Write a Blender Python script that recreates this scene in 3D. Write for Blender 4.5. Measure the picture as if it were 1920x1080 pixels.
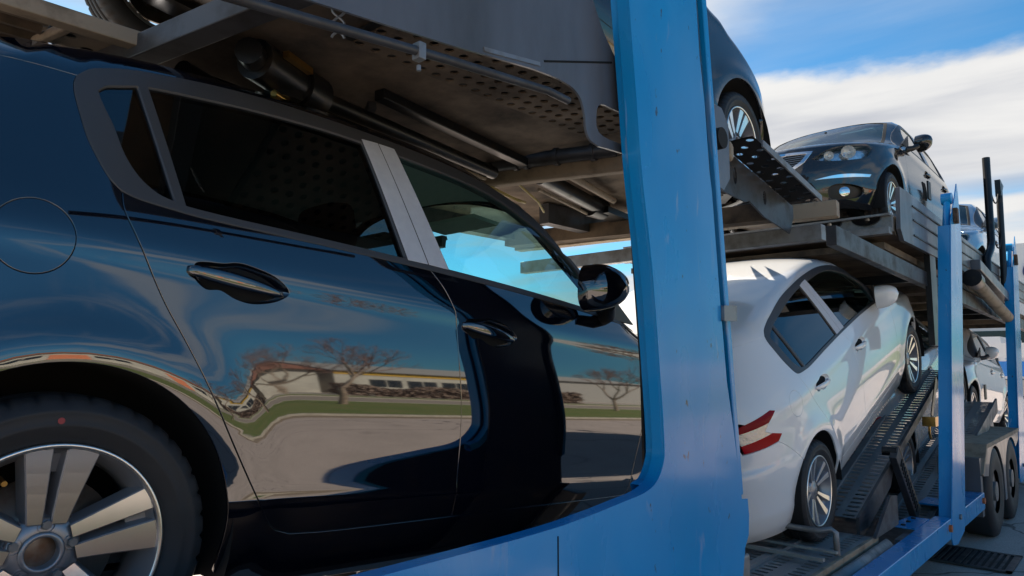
import bpy, bmesh, math, random
import numpy as np
from mathutils import Vector, Matrix, Euler
from mathutils.geometry import delaunay_2d_cdt
random.seed(7); rng=np.random.default_rng(7)
R=math.radians; PI=math.pi
sc=bpy.context.scene
for o in list(bpy.data.objects): bpy.data.objects.remove(o)
# ------------------------------------------------------------- camera
cd=bpy.data.cameras.new('camera'); cam=bpy.data.objects.new('camera',cd); sc.collection.objects.link(cam)
cd.sensor_width=36; cd.lens=1300/1920*36; cd.clip_start=.05; cd.clip_end=3000
cam.location=(0,0,1.78); cam.rotation_euler=(R(90+5.93),0,R(42.556)); sc.camera=cam
# ------------------------------------------------------------- sky and sun
SUN_EL=R(38); SUN_DIR=Vector((-.95*math.cos(SUN_EL),.312*math.cos(SUN_EL),math.sin(SUN_EL)))
w=bpy.data.worlds.new('World'); sc.world=w; w.use_nodes=True
nt=w.node_tree; nt.nodes.clear(); L=nt.links.new
def N(t,**k):
    n=nt.nodes.new(t)
    for a,b in k.items():
        if a=='inp':
            for i,v in b.items(): n.inputs[i].default_value=v
        else: setattr(n,a,b)
    return n
def Mth(op,a,b=None,c=None,clamp=False):
    n=nt.nodes.new('ShaderNodeMath'); n.operation=op; n.use_clamp=clamp
    for i,v in enumerate((a,b,c)):
        if v is None: continue
        if isinstance(v,(int,float)): n.inputs[i].default_value=v
        else: L(v,n.inputs[i])
    return n.outputs[0]
def ss(x,a,b):
    n=nt.nodes.new('ShaderNodeMapRange'); n.interpolation_type='SMOOTHSTEP'
    L(x,n.inputs[0]); n.inputs[1].default_value=a; n.inputs[2].default_value=b
    return n.outputs[0]
out=N('ShaderNodeOutputWorld'); bg=N('ShaderNodeBackground',inp={1:.068})
sky=N('ShaderNodeTexSky'); sky.sky_type='NISHITA'; sky.sun_disc=False
sky.sun_elevation=SUN_EL; sky.sun_rotation=math.atan2(SUN_DIR.x,SUN_DIR.y)
sky.altitude=100; sky.air_density=1.0; sky.dust_density=.35; sky.ozone_density=3.5
tc=N('ShaderNodeTexCoord'); sp=N('ShaderNodeSeparateXYZ'); L(tc.outputs['Generated'],sp.inputs[0])
zz=Mth('MAXIMUM',sp.outputs[2],.03)
px=Mth('DIVIDE',sp.outputs[0],Mth('ADD',zz,.12)); py=Mth('DIVIDE',sp.outputs[1],Mth('ADD',zz,.12))
cmb=N('ShaderNodeCombineXYZ'); L(px,cmb.inputs[0]); L(py,cmb.inputs[1])
mp=N('ShaderNodeMapping'); mp.inputs['Rotation'].default_value=(0,0,R(52)); mp.inputs['Scale'].default_value=(.55,1.9,1); L(cmb.outputs[0],mp.inputs[0])
n1=N('ShaderNodeTexNoise',inp={'Scale':.55,'Detail':9,'Roughness':.52,'Distortion':.35}); L(mp.outputs[0],n1.inputs['Vector'])
n2=N('ShaderNodeTexNoise',inp={'Scale':1.6,'Detail':8,'Roughness':.55}); L(cmb.outputs[0],n2.inputs['Vector'])
az=Mth('ARCTAN2',sp.outputs[0],sp.outputs[1])
el=Mth('ARCSINE',sp.outputs[2])
# big cloud bank: edge elevation climbs slowly towards the street side
ae=N('ShaderNodeCombineXYZ'); L(Mth('MULTIPLY',az,1.3),ae.inputs[0]); L(Mth('MULTIPLY',el,11.0),ae.inputs[1])
n3=N('ShaderNodeTexNoise',inp={'Scale':1.0,'Detail':7,'Roughness':.5,'Distortion':.3}); L(ae.outputs[0],n3.inputs['Vector'])
edge=Mth('ADD',Mth('MULTIPLY',Mth('SUBTRACT',n2.outputs[0],.5),.13),.372)
bank=Mth('MULTIPLY',ss(Mth('SUBTRACT',edge,el),-.010,.014),ss(Mth('ABSOLUTE',Mth('ADD',az,.55)),1.15,.55))
low=ss(el,.17,.23)
bank=Mth('MULTIPLY',bank,Mth('MAXIMUM',low,ss(n3.outputs[0],.40,.56)))
wisp=Mth('MULTIPLY',ss(n1.outputs[0],.50,.74),.8)
puff=Mth('MULTIPLY',Mth('MULTIPLY',ss(Mth('ADD',az,Mth('MULTIPLY',n2.outputs[0],.35)),-.08,-.32),ss(el,.385,.45)),ss(Mth('ABSOLUTE',Mth('SUBTRACT',el,.50)),.30,.10))
wisp=Mth('MAXIMUM',wisp,Mth('MULTIPLY',puff,.9))
wisp=Mth('MAXIMUM',wisp,Mth('MULTIPLY',Mth('MULTIPLY',ss(n3.outputs[0],.50,.66),.6),ss(el,.55,.25)))
cl=Mth('MAXIMUM',bank,wisp,None,True)
shade=N('ShaderNodeMixRGB'); shade.inputs[1].default_value=(2.8,2.95,3.35,1); shade.inputs[2].default_value=(5.0,4.95,4.85,1)
L(Mth('MULTIPLY',ss(n3.outputs[0],.34,.60),Mth('ADD',Mth('MULTIPLY',n2.outputs[0],.8),.55),None,True),shade.inputs[0])
tint=N('ShaderNodeMixRGB',blend_type='MULTIPLY',inp={0:1,2:(.36,.74,.86,1)}); L(sky.outputs[0],tint.inputs[1])
mx=N('ShaderNodeMixRGB'); L(cl,mx.inputs[0]); L(tint.outputs[0],mx.inputs[1]); L(shade.outputs[0],mx.inputs[2])
L(mx.outputs[0],bg.inputs[0]); L(bg.outputs[0],out.inputs[0])
sd=bpy.data.lights.new('sun','SUN'); sd.energy=5.0; sd.angle=R(.5); sd.color=(1,.91,.78)
sun=bpy.data.objects.new('sun',sd); sc.collection.objects.link(sun); sun.rotation_euler=SUN_DIR.to_track_quat('Z','Y').to_euler()
sc.view_settings.view_transform='Standard'; sc.view_settings.look='None'; sc.view_settings.gamma=1; sc.view_settings.exposure=1.42
try: sc.view_settings.use_curve_mapping=False
except Exception: pass
sc.cycles.max_bounces=10; sc.cycles.transparent_max_bounces=16; sc.cycles.glossy_bounces=6
# ------------------------------------------------------------- materials
def newmat(name):
    m=bpy.data.materials.new(name); m.use_nodes=True; return m,m.node_tree,m.node_tree.nodes['Principled BSDF']
def pr(b,**k):
    for a,v in k.items(): b.inputs[a.replace('_',' ')].default_value=v
def mat(name,col,rough=.5,metal=0,ior=1.5,coat=0,noise=None,bump=None,crough=.03,spec=.5):
    """noise=(scale,colour2,low,high[,stretch]) mixes a second real surface colour (dirt, wear, grain); bump=(scale,strength,dist)"""
    m,t,b=newmat(name); l=t.links.new
    pr(b,Base_Color=(*col,1),Roughness=rough,Metallic=metal,IOR=ior,Coat_Weight=coat,Coat_Roughness=crough)
    b.inputs['Specular IOR Level'].default_value=spec
    tcn=None
    if noise or bump: tcn=t.nodes.new('ShaderNodeTexCoord')
    if noise:
        n=t.nodes.new('ShaderNodeTexNoise'); n.inputs['Scale'].default_value=noise[0]; n.inputs['Detail'].default_value=8; n.inputs['Roughness'].default_value=.62
        mpn=t.nodes.new('ShaderNodeMapping'); mpn.inputs['Scale'].default_value=noise[4] if len(noise)>4 else (1,1,1)
        l(tcn.outputs['Object'],mpn.inputs[0]); l(mpn.outputs[0],n.inputs['Vector'])
        mr=t.nodes.new('ShaderNodeMapRange'); mr.inputs[1].default_value=noise[2]; mr.inputs[2].default_value=noise[3]; l(n.outputs[0],mr.inputs[0])
        mxn=t.nodes.new('ShaderNodeMixRGB'); mxn.inputs[1].default_value=(*col,1); mxn.inputs[2].default_value=(*noise[1],1); l(mr.outputs[0],mxn.inputs[0]); l(mxn.outputs[0],b.inputs['Base Color'])
        ro=t.nodes.new('ShaderNodeMapRange'); ro.inputs[3].default_value=rough; ro.inputs[4].default_value=min(1,rough+.22); l(mr.outputs[0],ro.inputs[0]); l(ro.outputs[0],b.inputs['Roughness'])
    if bump:
        n=t.nodes.new('ShaderNodeTexNoise'); n.inputs['Scale'].default_value=bump[0]; n.inputs['Detail'].default_value=5; l(tcn.outputs['Object'],n.inputs['Vector'])
        bp=t.nodes.new('ShaderNodeBump'); bp.inputs['Strength'].default_value=bump[1]; bp.inputs['Distance'].default_value=bump[2]; l(n.outputs[0],bp.inputs['Height']); l(bp.outputs[0],b.inputs['Normal'])
    return m
def glass(name,tint,rough=0.0,ior=1.5):
    m=bpy.data.materials.new(name); m.use_nodes=True; t=m.node_tree; t.nodes.clear(); l=t.links.new
    o=t.nodes.new('ShaderNodeOutputMaterial'); tr=t.nodes.new('ShaderNodeBsdfTransparent'); tr.inputs[0].default_value=(*tint,1)
    g=t.nodes.new('ShaderNodeBsdfGlossy'); g.inputs['Roughness'].default_value=rough
    ge=t.nodes.new('ShaderNodeNewGeometry'); dt=t.nodes.new('ShaderNodeVectorMath'); dt.operation='DOT_PRODUCT'; l(ge.outputs['Normal'],dt.inputs[0]); l(ge.outputs['Incoming'],dt.inputs[1])
    def mt(op,a,b):
        n=t.nodes.new('ShaderNodeMath'); n.operation=op
        for i,v in enumerate((a,b)):
            if isinstance(v,(int,float)): n.inputs[i].default_value=v
            elif v is not None: l(v,n.inputs[i])
        return n.outputs[0]
    f0=((ior-1)/(ior+1))**2*1.6
    fs=mt('ADD',mt('MULTIPLY',mt('POWER',mt('SUBTRACT',1.0,mt('ABSOLUTE',dt.outputs['Value'],None)),4.5),1-f0),f0)
    mm=t.nodes.new('ShaderNodeMixShader'); l(fs,mm.inputs[0]); l(tr.outputs[0],mm.inputs[1]); l(g.outputs[0],mm.inputs[2]); l(mm.outputs[0],o.inputs[0])
    return m
M={}
M['navy']=mat('navy_paint',(.0025,.0035,.008),.03,.0,2.2)
M['white']=mat('white_paint',(.80,.79,.77),.32,0,1.5,1)
M['graphite']=mat('graphite_paint',(.020,.019,.020),.06,.0,1.7)
M['silver']=mat('silver_paint',(.50,.48,.46),.25,.3,1.6,1)
M['paleblue']=mat('pale_blue_paint',(.22,.30,.38),.28,.55,1.6,1)
M['trim']=mat('satin_trim',(.055,.055,.058),.42)
M['rubber']=mat('tyre_rubber',(.016,.016,.018),.62,noise=(25,(.03,.03,.031),.5,.8),bump=(160,.15,.001))
M['plastic']=mat('black_plastic',(.012,.012,.013),.45)
M['plasticd']=mat('dark_liner',(.004,.004,.0045),.8)
M['gap']=mat('seam_black',(.002,.002,.002),.9)
M['film']=mat('protective_film',(.52,.53,.57),.45,noise=(40,(.58,.59,.62),.4,.7))
M['chrome']=mat('chrome',(.75,.76,.78),.08,1)
M['alloy']=mat('machined_alloy',(.90,.87,.82),.30,1)
M['alloyg']=mat('painted_alloy',(.30,.30,.32),.35,.6)
M['disc']=mat('brake_disc',(.22,.19,.16),.4,.9,noise=(12,(.16,.08,.04),.5,.7))
M['rust']=mat('rusty_hub',(.10,.055,.03),.7,noise=(40,(.03,.02,.015),.4,.7))
M['glassf']=glass('green_glass',(.56,.84,.83),0,1.75)
M['glassc']=glass('clear_lens',(.96,.97,.98),0,1.3)
M['glassp']=glass('privacy_glass',(.05,.07,.085),0,1.85)
M['glassw']=glass('windscreen_glass',(.74,.90,.88))
M['redlens']=mat('red_lens',(.26,.0,.012),.15,0,1.3,0,spec=.3)
M['lampw']=mat('lamp_reflector_white',(.72,.72,.70),.25,.55)
M['red2']=mat('red_lens_bright',(.42,.002,.010),.15,0,1.3,0,spec=.3)
M['lampc']=mat('lamp_chrome',(.80,.80,.79),.20,.85,bump=(28,.5,.01))
M['lampm']=mat('clear_lamp_inner',(.42,.42,.42),.22,.6,bump=(40,.5,.008))
M['amber']=mat('amber_marker',(.55,.13,.03),.3)
M['headliner']=mat('headliner',(.42,.44,.40),.9)
M['seat']=mat('seat_cloth',(.012,.013,.015),.85)
M['dash']=mat('dashboard_plastic',(.02,.021,.023),.55)
M['paper']=mat('paper',(.75,.76,.72),.8)
M['black']=mat('matt_black',(.006,.006,.006),.8)
M['reddot']=mat('red_paint_mark',(.30,.04,.04),.6)
M['brass']=mat('brass',(.6,.35,.1),.3,1)
# blue truck paint: scuffed, with hazy reflections painted in as pale patches
def truckblue():
    m,t,b=newmat('transporter_blue_paint'); l=t.links.new
    pr(b,Roughness=.26,IOR=1.4,Coat_Weight=.4,Coat_Roughness=.09)
    c=t.nodes.new('ShaderNodeTexCoord')
    def nz(s,sc_,d=6,di=0.):
        mp_=t.nodes.new('ShaderNodeMapping'); mp_.inputs['Scale'].default_value=sc_; l(c.outputs['Object'],mp_.inputs[0])
        n=t.nodes.new('ShaderNodeTexNoise'); n.inputs['Scale'].default_value=s; n.inputs['Detail'].default_value=d; n.inputs['Distortion'].default_value=di; l(mp_.outputs[0],n.inputs['Vector']); return n.outputs[0]
    def mr(x,a,b_,c0=0,c1=1):
        n=t.nodes.new('ShaderNodeMapRange'); l(x,n.inputs[0]); n.inputs[1].default_value=a;n.inputs[2].default_value=b_;n.inputs[3].default_value=c0;n.inputs[4].default_value=c1; return n.outputs[0]
    def mix(f,a,b_):
        n=t.nodes.new('ShaderNodeMixRGB')
        if isinstance(f,float): n.inputs[0].default_value=f
        else: l(f,n.inputs[0])
        for i,v in ((1,a),(2,b_)):
            if isinstance(v,tuple): n.inputs[i].default_value=(*v,1)
            else: l(v,n.inputs[i])
        return n.outputs[0]
    base=mix(mr(nz(1.4,(1,1,.8)),.35,.7),(.001,.24,.56),(.001,.29,.66))
    f=t.nodes.new('ShaderNodeMath'); f.operation='MULTIPLY'; l(mr(nz(5,(1,.7,.28),9,1.2),.50,.72,0,.5),f.inputs[0]); l(mr(nz(1.1,(1,1,1)),.42,.62),f.inputs[1])
    base=mix(f.outputs[0],base,(.03,.27,.56))
    base=mix(mr(nz(1.7,(1,1,.6),3),.47,.64,0,.42),base,(.10,.34,.64))  # broad pale patches: hazy cloud reflection put into the colour
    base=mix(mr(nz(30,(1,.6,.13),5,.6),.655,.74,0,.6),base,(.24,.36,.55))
    base=mix(mr(nz(23,(1,1,.7),6),.70,.74,0,.85),base,(.05,.03,.02))
    l(base,b.inputs['Base Color']); l(mr(nz(4,(1,1,.4)),.35,.7,.2,.42),b.inputs['Roughness'])
    bp=t.nodes.new('ShaderNodeBump'); bp.inputs['Strength'].default_value=.25; bp.inputs['Distance'].default_value=.004; l(nz(2.2,(1,1,.5),3),bp.inputs['Height']); l(bp.outputs[0],b.inputs['Normal'])
    return m
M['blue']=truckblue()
M['steel']=mat('dark_grey_steel',(.055,.055,.06),.42,.25,noise=(6,(.03,.027,.025),.45,.7),bump=(30,.12,.002))
M['steelp']=mat('grey_painted_panel',(.11,.112,.125),.34,0,1.5,.2,noise=(3,(.055,.055,.058),.4,.75,(1,1,.3)),bump=(3,.2,.003))
M['dirty']=mat('dirty_brown_steel',(.15,.105,.065),.75,.0,noise=(3.2,(.035,.027,.020),.38,.66),bump=(25,.3,.003))
M['dirtyl']=mat('dusty_tan_steel',(.30,.235,.165),.7,.0,noise=(7,(.13,.10,.07),.5,.72),bump=(25,.25,.003))
M['track']=mat('worn_track_steel',(.26,.25,.245),.45,.25,noise=(14,(.42,.39,.35),.52,.74,(1,.3,1)),bump=(60,.15,.002))
M['galv']=mat('galvanised_steel',(.24,.24,.245),.45,.6,noise=(9,(.15,.14,.13),.45,.7))
M['hyd']=mat('hydraulic_black',(.010,.010,.011),.3,.2,noise=(9,(.05,.035,.02),.55,.75))
M['yellowt']=mat('yellow_hose',(.42,.33,.10),.5)
# ------------------------------------------------------------- objects
C=sc.collection
def link(o,parent=None):
    C.objects.link(o)
    if parent is not None: o.parent=parent
    return o
def thing(name,label,cat,loc=(0,0,0),rot=(0,0,0),group=None):
    o=bpy.data.objects.new(name,None); C.objects.link(o); o.location=loc; o.rotation_euler=rot; o.empty_display_size=.2
    o['label']=label; o['category']=cat
    if group: o['group']=group
    return o
def setmats(o,mats):
    for i,m in enumerate(mats):
        if i<len(o.material_slots): o.material_slots[i].link='OBJECT'; o.material_slots[i].material=M[m]
def mobj(name,me,mats,parent=None,loc=None,rot=None,label=None):
    if isinstance(mats,str): mats=[mats]
    while len(me.materials)<len(mats): me.materials.append(M[mats[len(me.materials)]])
    o=bpy.data.objects.new(name,me); link(o,parent); setmats(o,mats)
    if loc is not None: o.location=loc
    if rot is not None: o.rotation_euler=rot
    if label: o['label']=label
    return o
def tagt(o,label,cat,group=None):
    o['label']=label; o['category']=cat
    if group: o['group']=group
    return o
def mkmesh(name,V,F,smooth=True,nrm=None,mi=None):
    me=bpy.data.meshes.new(name); me.from_pydata([tuple(map(float,v)) for v in V],[],[tuple(map(int,f)) for f in F])
    if mi is not None: me.polygons.foreach_set('material_index',[int(i) for i in mi])
    me.polygons.foreach_set('use_smooth',[smooth]*len(me.polygons)); me.update()
    if nrm is not None: me.normals_split_custom_set_from_vertices([tuple(map(float,n)) for n in nrm])
    return me
class MB:
    """collects boxes, bars, tubes and plates, then builds ONE mesh"""
    def __init__(s): s.V=[];s.F=[];s.S=[];s.M=[];s.m=0
    def add(s,V,F,smooth=False):
        k=len(s.V); s.V+= [tuple(v) for v in V]; s.F+=[tuple(i+k for i in f) for f in F]; s.S+=[smooth]*len(F); s.M+=[s.m]*len(F); return s
    def box(s,a,b,mtx=None,bev=0):
        x0,y0,z0=a;x1,y1,z1=b
        V=[Vector(p) for p in ((x0,y0,z0),(x1,y0,z0),(x1,y1,z0),(x0,y1,z0),(x0,y0,z1),(x1,y0,z1),(x1,y1,z1),(x0,y1,z1))]
        if mtx is not None: V=[mtx@v for v in V]
        return s.add(V,[(0,3,2,1),(4,5,6,7),(0,1,5,4),(1,2,6,5),(2,3,7,6),(3,0,4,7)])
    def bar(s,p,q,w,h,up=(0,0,1)):
        p=Vector(p);q=Vector(q);d=(q-p).normalized();u=Vector(up);r=d.cross(u)
        if r.length<1e-4: r=d.cross(Vector((1,0,0)))
        r.normalize();u=r.cross(d)
        V=[e+r*(sx*w/2)+u*(sz*h/2) for e in (p,q) for sx,sz in ((-1,-1),(1,-1),(1,1),(-1,1))]
        return s.add(V,[(3,2,1,0),(4,5,6,7),(0,1,5,4),(1,2,6,5),(2,3,7,6),(3,0,4,7)])
    def tube(s,pts,r,n=12,cap=True):
        pts=[Vector(p) for p in pts]; rr=r if isinstance(r,(list,tuple)) else [r]*len(pts)
        V=[];F=[];pr_=None
        for i,p in enumerate(pts):
            d=(pts[min(i+1,len(pts)-1)]-pts[max(i-1,0)]).normalized()
            a=Vector((0,0,1)) if abs(d.z)<.9 else Vector((1,0,0))
            if pr_ is not None: a=pr_
            u=(a-d*a.dot(d)).normalized(); v=d.cross(u); pr_=u
            for k in range(n):
                t=2*PI*k/n; V.append(p+(u*math.cos(t)+v*math.sin(t))*rr[i])
        for i in range(len(pts)-1):
            for k in range(n): F.append((i*n+k,i*n+(k+1)%n,(i+1)*n+(k+1)%n,(i+1)*n+k))
        s.add(V,F,True)
        if cap:
            s.add(V[:n],[tuple(range(n))[::-1]]); s.add(V[-n:],[tuple(range(n))])
        return s
    def prism(s,poly,d,org=(0,0,0),ax=(1,0,0),ay=(0,1,0),holes=()):
        """polygon in plane (ax,ay) extruded by vector d"""
        org=Vector(org);ax=Vector(ax);ay=Vector(ay);d=Vector(d)
        P,T=cdt(poly,holes,1e9)
        nrm=ax.cross(ay); flip=nrm.dot(d)>0
        V=[org+ax*p[0]+ay*p[1] for p in P]; W=[v+d for v in V]
        n=len(V)
        A=[tuple(t) for t in T];B=[tuple(i+n for i in t[::-1]) for t in T]
        if flip: A=[t[::-1] for t in A];B=[t[::-1] for t in B]
        s.add(V+W,A+B)
        for lp,sg in [(poly,1)]+[(h,-1) for h in holes]:
            m=len(lp);q=[org+ax*p[0]+ay*p[1] for p in lp]
            area=sum(lp[i][0]*lp[(i+1)%m][1]-lp[(i+1)%m][0]*lp[i][1] for i in range(m))
            f=(area>0)==(sg>0)
            if not flip: f=not f
            VV=q+[v+d for v in q]
            FF=[(i,(i+1)%m,m+(i+1)%m,m+i) for i in range(m)]
            if not f: FF=[t[::-1] for t in FF]
            s.add(VV,FF)
        return s
    def mesh(s,name):
        me=bpy.data.meshes.new(name); me.from_pydata([tuple(v) for v in s.V],[],s.F)
        me.polygons.foreach_set('use_smooth',s.S); me.polygons.foreach_set('material_index',s.M); me.update(); return me
    def obj(s,name,mats,parent=None,bevel=0,**k):
        o=mobj(name,s.mesh(name),mats,parent,**k)
        if bevel:
            b=o.modifiers.new('bevel','BEVEL'); b.width=bevel; b.segments=2; b.limit_method='ANGLE'; b.angle_limit=R(40)
            try: b.harden_normals=True
            except Exception: pass
        return o
def pip(P,poly):
    x=P[:,0];y=P[:,1];c=np.zeros(len(P),bool);n=len(poly)
    for i in range(n):
        x1,y1=poly[i];x2,y2=poly[(i+1)%n]
        if y1==y2: continue
        k=((y1>y)!=(y2>y))&(x<(x2-x1)*(y-y1)/(y2-y1)+x1); c^=k
    return c
def segdist(P,poly):
    d=np.full(len(P),1e9);n=len(poly)
    for i in range(n):
        a=np.array(poly[i]);b=np.array(poly[(i+1)%n]);ab=b-a;L2=max(ab@ab,1e-12)
        t=np.clip(((P-a)@ab)/L2,0,1);q=a+t[:,None]*ab;d=np.minimum(d,np.hypot(*(P-q).T))
    return d
def cdt(outer,holes=(),h=.04,sy=1.):
    """triangulate; interior points on a hex grid of step h in (x, y*sy)"""
    S=lambda lp:[(float(p[0]),float(p[1])*sy) for p in lp]
    lo=S(outer);hs=[S(q) for q in holes]
    P=list(lo);E=[(i,(i+1)%len(lo)) for i in range(len(lo))]
    for q in hs:
        k=len(P);P+=q;E+=[(k+i,k+(i+1)%len(q)) for i in range(len(q))]
    a=np.array(lo);mn=a.min(0);mxx=a.max(0)
    if h<1e8:
        ys=np.arange(mn[1]+h*.4,mxx[1],h*.87);G_=[]
        for j,y in enumerate(ys):
            x=np.arange(mn[0]+(h*.5 if j%2 else 0),mxx[0],h);G_.append(np.stack([x,np.full_like(x,y)],1))
        if G_:
            G_=np.concatenate(G_);ok=pip(G_,lo)
            for q in hs: ok&=~pip(G_,q)
            G_=G_[ok]
            if len(G_):
                d=segdist(G_,lo)
                for q in hs: d=np.minimum(d,segdist(G_,q))
                G_=G_[d>h*.38];P+=[tuple(p) for p in G_]
    v,e,f,_,_,_=delaunay_2d_cdt([Vector(p) for p in P],E,[],0,1e-7)
    v=np.array([tuple(p) for p in v]);f=[t for t in f if len(t)==3]
    T=np.array(f);cen=v[T].mean(1);ok=pip(cen,lo)
    for q in hs: ok&=~pip(cen,q)
    T=T[ok]
    ar=(v[T[:,1],0]-v[T[:,0],0])*(v[T[:,2],1]-v[T[:,0],1])-(v[T[:,2],0]-v[T[:,0],0])*(v[T[:,1],1]-v[T[:,0],1])
    T=T[np.abs(ar)>1e-12];ar=ar[np.abs(ar)>1e-12]
    T[ar<0]=T[ar<0][:,::-1]
    v[:,1]/=sy
    return v,T
def pchip(xs,ys):
    xs=np.array(xs,float);ys=np.array(ys,float);h=np.diff(xs);d=np.diff(ys)/h
    m=np.zeros(len(xs));m[0]=d[0];m[-1]=d[-1]
    for i in range(1,len(xs)-1):
        if d[i-1]*d[i]>0:
            w1=2*h[i]+h[i-1];w2=h[i]+2*h[i-1];m[i]=(w1+w2)/(w1/d[i-1]+w2/d[i])
    def f(x):
        x=np.asarray(x,float);i=np.clip(np.searchsorted(xs,x)-1,0,len(xs)-2)
        t=np.clip((x-xs[i])/h[i],0,1);t2=t*t;t3=t2*t
        return ys[i]*(2*t3-3*t2+1)+h[i]*m[i]*(t3-2*t2+t)+ys[i+1]*(3*t2-2*t3)+h[i]*m[i+1]*(t3-t2)
    return f
_tz=[.10,.20,.33,.375,.392,.41,.44,.50,.57,.64,.70,.78,.85,.89,.92,.945,.965,.99,1.02,1.06,1.12,1.25,1.40,1.50,1.62]
_tt=[-30,-22,-15,-12,-9 ,  2, -1.5, -4.8, -4.2,-1.0,1.8,4.0,5.5,5.0,1.2,5.0,11 ,15,17,20,21,22,24,27,32]
_tau=pchip(_tz,_tt)
_zz=np.linspace(.1,1.62,609);_sl=-np.tan(np.radians(_tau(_zz)))
_yy=np.concatenate([[0],np.cumsum((_sl[1:]+_sl[:-1])/2*(_zz[1]-_zz[0]))]);_yy+=.902-np.interp(.66,_zz,_yy)
Yp=lambda z:np.interp(z,_zz,_yy)
# nose / tail profile in side view
XN=pchip([.10,.18,.26,.40,.52,.62,.72,.80,.88,1.1,1.7],[3.30,3.40,3.445,3.465,3.47,3.455,3.425,3.38,3.33,3.2,2.9])
XT=pchip([.10,.22,.32,.45,.58,.66,.70,.85,1.0,1.08,1.42,1.48,1.7],[-.62,-.70,-.775,-.80,-.80,-.79,-.755,-.72,-.665,-.63,-.40,-.36,-.2])
ZC=pchip([-.9,-.42,-.07,.3,.7,1.1,1.35,1.5,1.75,2.0,2.25,2.42,2.55,2.8,3.05,3.25,3.4,3.6],
         [1.36,1.44,1.505,1.555,1.59,1.60,1.585,1.555,1.44,1.30,1.15,1.045,1.02,.975,.92,.86,.80,.70])
CR=pchip([-.9,-.3,.0,.5,1.1,1.5,2.0,2.15,2.35,2.5,3.0,3.4],[.10,.085,.06,.045,.045,.08,.13,.115,.06,.05,.06,.07])
def se(u,n):
    u=np.clip(u,0,1);return np.maximum(1-u**n,0)**(1/n)
def Ys(x,z):
    x=np.asarray(x,float);z=np.asarray(z,float)
    y=Yp(z)
    xn=XN(z);xt=XT(z)
    kf=se((x-2.40)/(xn-2.40),2.9)
    kr=se((.35-x)/(.35-xt),3.6)
    y=y*kf*kr
    # arch flares
    for cx in (0,2.62):
        r=np.hypot(x-cx,z-.316)
        y=y+.014*np.exp(-((r-.40)/.075)**2)*np.clip((z-.15)/.2,0,1)
    return y
def Zt(x,y): return ZC(x)-CR(x)*np.abs(np.asarray(y)/.68)**2.6
def G(x,y,z):
    y=np.abs(y);a=Ys(x,z)-y;b=(Zt(x,y)-z)
    k=.05;h=np.maximum(k-np.abs(a-b),0)/k
    return np.minimum(a,b)-h*h*k/4
def bis(f,lo,hi,n=34):
    lo=np.array(lo,float);hi=np.array(hi,float)
    for _ in range(n):
        m=(lo+hi)/2;g=f(m)>0;lo=np.where(g,m,lo);hi=np.where(g,hi,m)
    return (lo+hi)/2
def projY(x,z):
    x=np.asarray(x,float);z=np.asarray(z,float)
    return bis(lambda y:G(x,y,z),0*x,0*x+1.1)
def projZ(x,y):
    x=np.asarray(x,float);y=np.asarray(y,float)
    return bis(lambda z:G(x,y,z),0*x+.55,0*x+1.75)
def projR(cx,th,z):   # radial; th from +x towards +y
    th=np.asarray(th,float);z=np.asarray(z,float);c=np.cos(th);s=np.sin(th)
    r=bis(lambda r:G(cx+r*c,r*s,z),0*th,0*th+1.4)
    return cx+r*c,r*s
def normal(x,y,z,e=.004):
    gx=G(x+e,y,z)-G(x-e,y,z);gy=G(x,y+e,z)-G(x,y-e,z);gz=G(x,y,z+e)-G(x,y,z-e)
    n=-np.stack([gx,gy,gz],-1);return n/np.maximum(np.linalg.norm(n,axis=-1,keepdims=True),1e-9)
# ------------------------------------------------------------- curves and panels
def cr(pts,n=7,closed=False):
    P=[np.array(p,float) for p in pts]
    if len(P)<3: 
        return [tuple(P[0]+(P[-1]-P[0])*t) for t in np.linspace(0,1,n+1)]
    m=len(P);out=[]
    rngi=range(m) if closed else range(m-1)
    for i in rngi:
        p1=P[i];p2=P[(i+1)%m]
        p0=P[i-1] if (i>0 or closed) else 2*p1-p2
        p3=P[(i+2)%m] if (i+2<m or closed) else 2*p2-p1
        for k in range(n):
            t=k/n
            out.append(tuple(.5*((2*p1)+(-p0+p2)*t+(2*p0-5*p1+4*p2-p3)*t*t+(-p0+3*p1-3*p2+p3)*t**3)))
    if not closed: out.append(tuple(P[-1]))
    return out
def path(*segs):
    o=[]
    for s in segs:
        for p in s:
            if not o or math.hypot(p[0]-o[-1][0],p[1]-o[-1][1])>1e-5: o.append((float(p[0]),float(p[1])))
    if math.hypot(o[0][0]-o[-1][0],o[0][1]-o[-1][1])<1e-5: o.pop()
    return o
def dens(lp,h):
    o=[]
    for i in range(len(lp)):
        a=lp[i];b=lp[(i+1)%len(lp)];n=max(1,int(math.ceil(math.hypot(b[0]-a[0],b[1]-a[1])/h)))
        for k in range(n): o.append((a[0]+(b[0]-a[0])*k/n,a[1]+(b[1]-a[1])*k/n))
    return o
def area2(lp): return sum(lp[i][0]*lp[(i+1)%len(lp)][1]-lp[(i+1)%len(lp)][0]*lp[i][1] for i in range(len(lp)))
def offs(lp,d):
    """positive d grows the loop"""
    n=len(lp);sg=1 if area2(lp)>0 else -1;o=[]
    for i in range(n):
        a=np.array(lp[i-1]);b=np.array(lp[i]);c=np.array(lp[(i+1)%n])
        e1=b-a;e2=c-b;e1/=max(np.hypot(*e1),1e-9);e2/=max(np.hypot(*e2),1e-9)
        n1=np.array([e1[1],-e1[0]])*sg;n2=np.array([e2[1],-e2[0]])*sg
        m=n1+n2;l=np.hypot(*m)
        if l<.2: m=n1;l=1
        m/=l;k=1/max(m@n1,.5)
        o.append(tuple(b+m*d*k))
    return o
def mapside(s):
    def f(u,v):
        y=projY(u,v);n=normal(u,y,v);n=n*np.array([1,s,1]);return np.stack([u,s*y,v],1),n
    return f
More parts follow.
